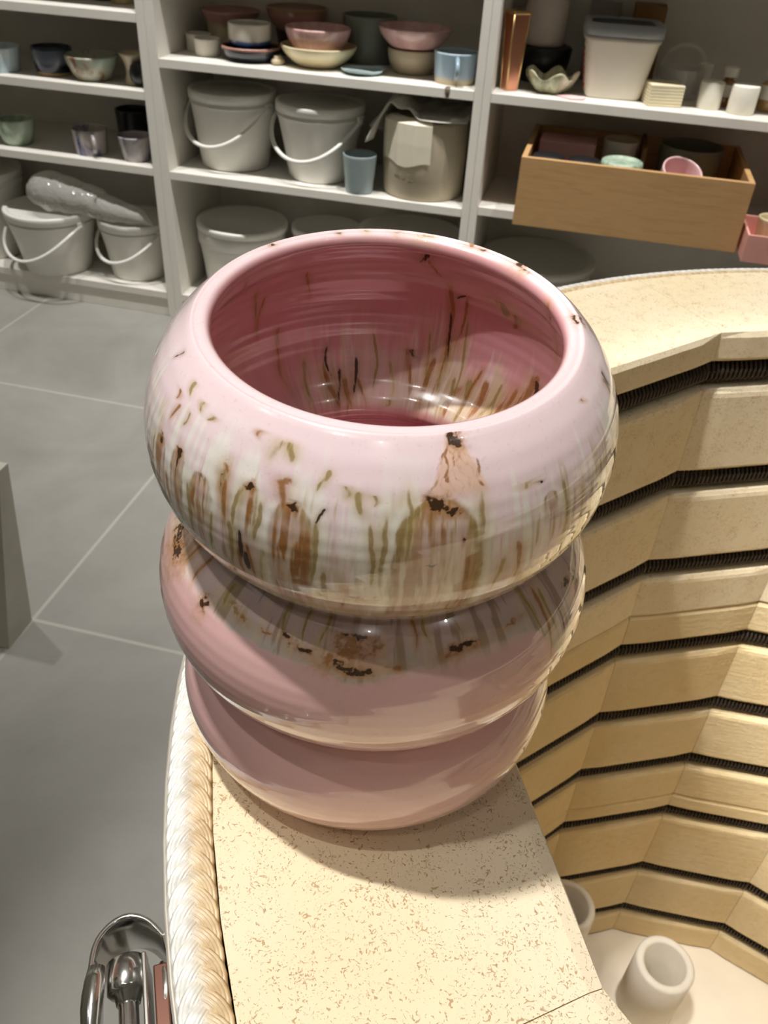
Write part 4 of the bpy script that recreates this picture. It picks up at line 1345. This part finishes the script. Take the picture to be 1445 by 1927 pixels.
    blot(-80.5, 29.6, 3.0, 0.6, 'b', amt=0.9, span=10); blot(-82.4, 29.0, 1.4, 0.4, 'd')
    # rim
    for a_, s_, ru, rv, k_ in ((17, 0.6, 1.5, .5, 'd'), (54, 0.4, 1.3, 1.0, 'd'), (50, 1.2, .9, .6, 'd'), (69, 0.6, .8, .5, 'd'), (74, 0.5, 1.0, .9, 'b'), (91, 1.2, 1.3, .9, 'o'), (101, 0.8, 1.0, .6, 'b'), (121.6, 0.8, .5, .4, 'd'), (147, 0.8, .7, .5, 'd'), (112, 0.9, .6, .5, 'o')):
        blot(a_, s_, ru, rv, k_, 'o'); blot(a_, s_, ru, rv, k_, 'i')
    # collar of the second bulge
    for a_, d_, ru, rv, k_ in ((-82.3, 51.2, 3.0, 1.9, 'b'), (-86.8, 53.6, 2.0, .9, 'b'), (-76.0, 50.4, 1.4, 1.6, 'b'), (-80.5, 49.2, 2.2, .45, 'd'), (-83.5, 54.6, 2.4, .7, 'd'), (-79.0, 55.0, 2.0, .55, 'd'), (-54.4, 52.6, 2.7, .65, 'd'), (-57.2, 53.2, 1.4, .5, 'b'), (-51.0, 52.4, 1.5, .55, 'd'), (-38.0, 52.2, 2.2, .4, 'b'), (-71.0, 54.4, 1.3, .55, 'b'),
                               (-94.2, 53.2, 1.5, .6, 'd'), (-98.0, 51.8, 1.1, .5, 'd'), (-116.0, 51.8, 2.2, .8, 'o'), (-112.5, 52.6, 1.0, .5, 'b'), (-125.0, 55.2, 1.1, 1.4, 'd'), (-147.0, 53.6, 3.2, 2.6, 'b'), (-145.0, 54.6, 2.0, 1.6, 'd'), (-151.0, 53.4, 2.2, 1.6, 'd'), (-8.6, 56.0, 1.0, 1.8, 'd'), (-12.5, 54.4, 1.4, .6, 'd'), (-104.5, 52.6, .9, .4, 'b')):
        blot(a_, d_, ru, rv, k_, 'o', span=14)
    for a_, d_, l_, w_, k_ in ((-27.5, 49, 66, .55, 'b'), (-24.0, 50, 67, .45, 'o'), (-21.5, 54, 67, .4, 'd'), (-30, 47, 60, .5, 'o'), (-94, 46, 53, .4, 'o'), (-90, 46, 52, .5, 'o'), (-100, 47, 52, .5, 'o'), (-62, 46, 51, .5, 'o'), (-66, 46, 52, .4, 'b'), (-54, 47, 52, .4, 'o'), (-119, 48, 53, .6, 'o'), (-132, 48, 55, .7, 'b'), (-139, 48, 55, .8, 'b')):
        drip(a_, d_, l_, w_, k_)
    # inside runs, gathering to the waist
    for a_, d_, l_, w_, k_ in ((90, 5.5, 9, .9, 'd'), (86, 7, 14, .8, 'b'), (82, 15, 47, .75, 'b'), (81, 22, 40, .35, 'd'), (77, 17.5, 34, .5, 'b'), (77.6, 17.2, 19, .5, 'd'), (79, 30, 46, .9, 'o'), (74, 24, 44, .5, 'o'), (88, 28, 46, .5, 'o'), (93, 33, 45, .8, 'b'), (92, 33, 35, .8, 'd'), (84.5, 34, 47, .9, 'b'),
                               (122.8, 32, 40, .4, 'd'), (121.0, 37.5, 46, .6, 'd'), (119.5, 40, 48, .5, 'b'), (114.5, 35.6, 45.5, .5, 'd'), (117, 40, 48, .9, 'b'), (124, 38, 48, .9, 'b'), (127, 36, 48, .6, 'o'), (112, 40, 48, .5, 'b'), (165, 6, 14, .5, 'b'), (150, 14, 25, .6, 'b'), (147, 17, 29, .45, 'b'), (141, 26, 40, .8, 'b'), (134, 34, 47, .7, 'o'),
                               (32, 3, 12, .9, 'b'), (38, 10, 22, .6, 'b'), (57, 17, 21, 1.4, 'b'), (62, 15, 19, 2.0, 'o'), (46, 28, 40, 1.6, 'b'), (44, 29, 34, .9, 'd'), (52, 33, 44, 1.4, 'b'), (58, 34, 45, .8, 'o'), (63, 35, 46, 1.2, 'b'), (69, 36, 47, .9, 'o'), (72, 38, 47, 1.1, 'b'), (66, 33, 46, .5, 'b'), (55, 36, 46, .5, 'o'), (76, 37, 46, .6, 'o'), (100, 36, 46, .6, 'o'), (101, 45, 47, 1.2, 'o'), (131, 12, 22, .5, 'b'), (107, 30, 44, .4, 'o')):
        drip(a_, d_, l_, w_, k_, 'i', sway=0.9)
    # further marks round the back
    g = np.random.default_rng(5)
    for k in range(16):
        th_ = 15 + 195 * k / 16 + g.uniform(-4, 4)
        (loop(th_, g.uniform(10, 16), g.uniform(24, 33), g.uniform(1.4, 3.4)) if k % 2 else drip(th_, g.uniform(4, 12), g.uniform(16, 30), 0.6, 'o'))
        blot(th_ + 5, g.uniform(49, 53), g.uniform(1, 2.6), g.uniform(.5, 1.2), 'bdo'[k % 3])
    for k in range(9): drip(190 + 18 * k, g.uniform(8, 24), g.uniform(34, 47), 0.6, 'bo'[k % 2], 'i')

    col = np.concatenate([base.reshape(-1, 3), np.ones((nr * nt, 1), np.float32)], 1).astype(np.float32)
    msk = np.stack([brown, dark, olive, np.ones_like(brown)], -1).reshape(-1, 4).astype(np.float32)
    i = np.arange(nr - 1)[:, None]; j = np.arange(nt)[None]
    j2 = (j + 1) % nt
    q = np.stack([i * nt + j, i * nt + j2, (i + 1) * nt + j2, (i + 1) * nt + j], -1).reshape(-1, 4)
    # the tiny centres of the foot and the inner floor
    me = big_mesh('bubble_vase', verts, q)
    for nm, d in (('glaze', col), ('marks', msk)):
        at = me.attributes.new(nm, 'FLOAT_COLOR', 'POINT')
        at.data.foreach_set('color', d.ravel())

    m = NT('run_glaze')
    v = m.coord()
    base_c = m.n('ShaderNodeAttribute', attribute_name='glaze').outputs['Color']
    mk = m.n('ShaderNodeSeparateColor', ins={0: m.n('ShaderNodeAttribute', attribute_name='marks').outputs['Color']})
    n1 = m.noise(v, 900, 3, 0.6)
    n2 = m.noise(v, 1700, 2)
    # fine speckle in the glaze itself
    spk = m.smooth(m.noise(v, 1300, 2), 0.60, 0.72)
    c_ = m.mix(m.math('MULTIPLY', spk, 0.16), base_c, srgb(196, 150, 150))

    def layer(chan, col_a, col_b, lo, hi, amt, c_in):
        x = m.math('ADD', mk.outputs[chan], m.math('MULTIPLY', m.math('SUBTRACT', n1, 0.5), 0.45))
        f = m.math('MULTIPLY', m.smooth(x, lo, hi), amt)
        return m.mix(f, c_in, m.mix(n2, col_a, col_b))
    c_ = layer(2, srgb(172, 148, 92), srgb(132, 106, 54), 0.20, 0.95, 0.80, c_)
    c_ = layer(0, srgb(176, 118, 62), srgb(128, 80, 38), 0.20, 0.95, 0.85, c_)
    c_ = layer(1, srgb(74, 48, 26), srgb(28, 20, 16), 0.30, 0.68, 0.95, c_)
    m.set(Base_Color=c_, Roughness=0.2, Coat_Weight=1.0, Coat_Roughness=0.025, Coat_IOR=1.55)
    m.b.inputs['Specular IOR Level'].default_value = 0.5
    m.bump(m.noise(v, 160, 2), 0.06, 0.001)
    me.materials.append(m.m)
    o = bpy.data.objects.new('bubble_vase', me)
    COL.objects.link(o)
    o.location = (AXX, AXY, RIM - 0.0008)
    tag(o, 'glossy pink three-bulge vase with running brown and cream glaze, on the kiln rim', 'vase')
    return o


make_vase()
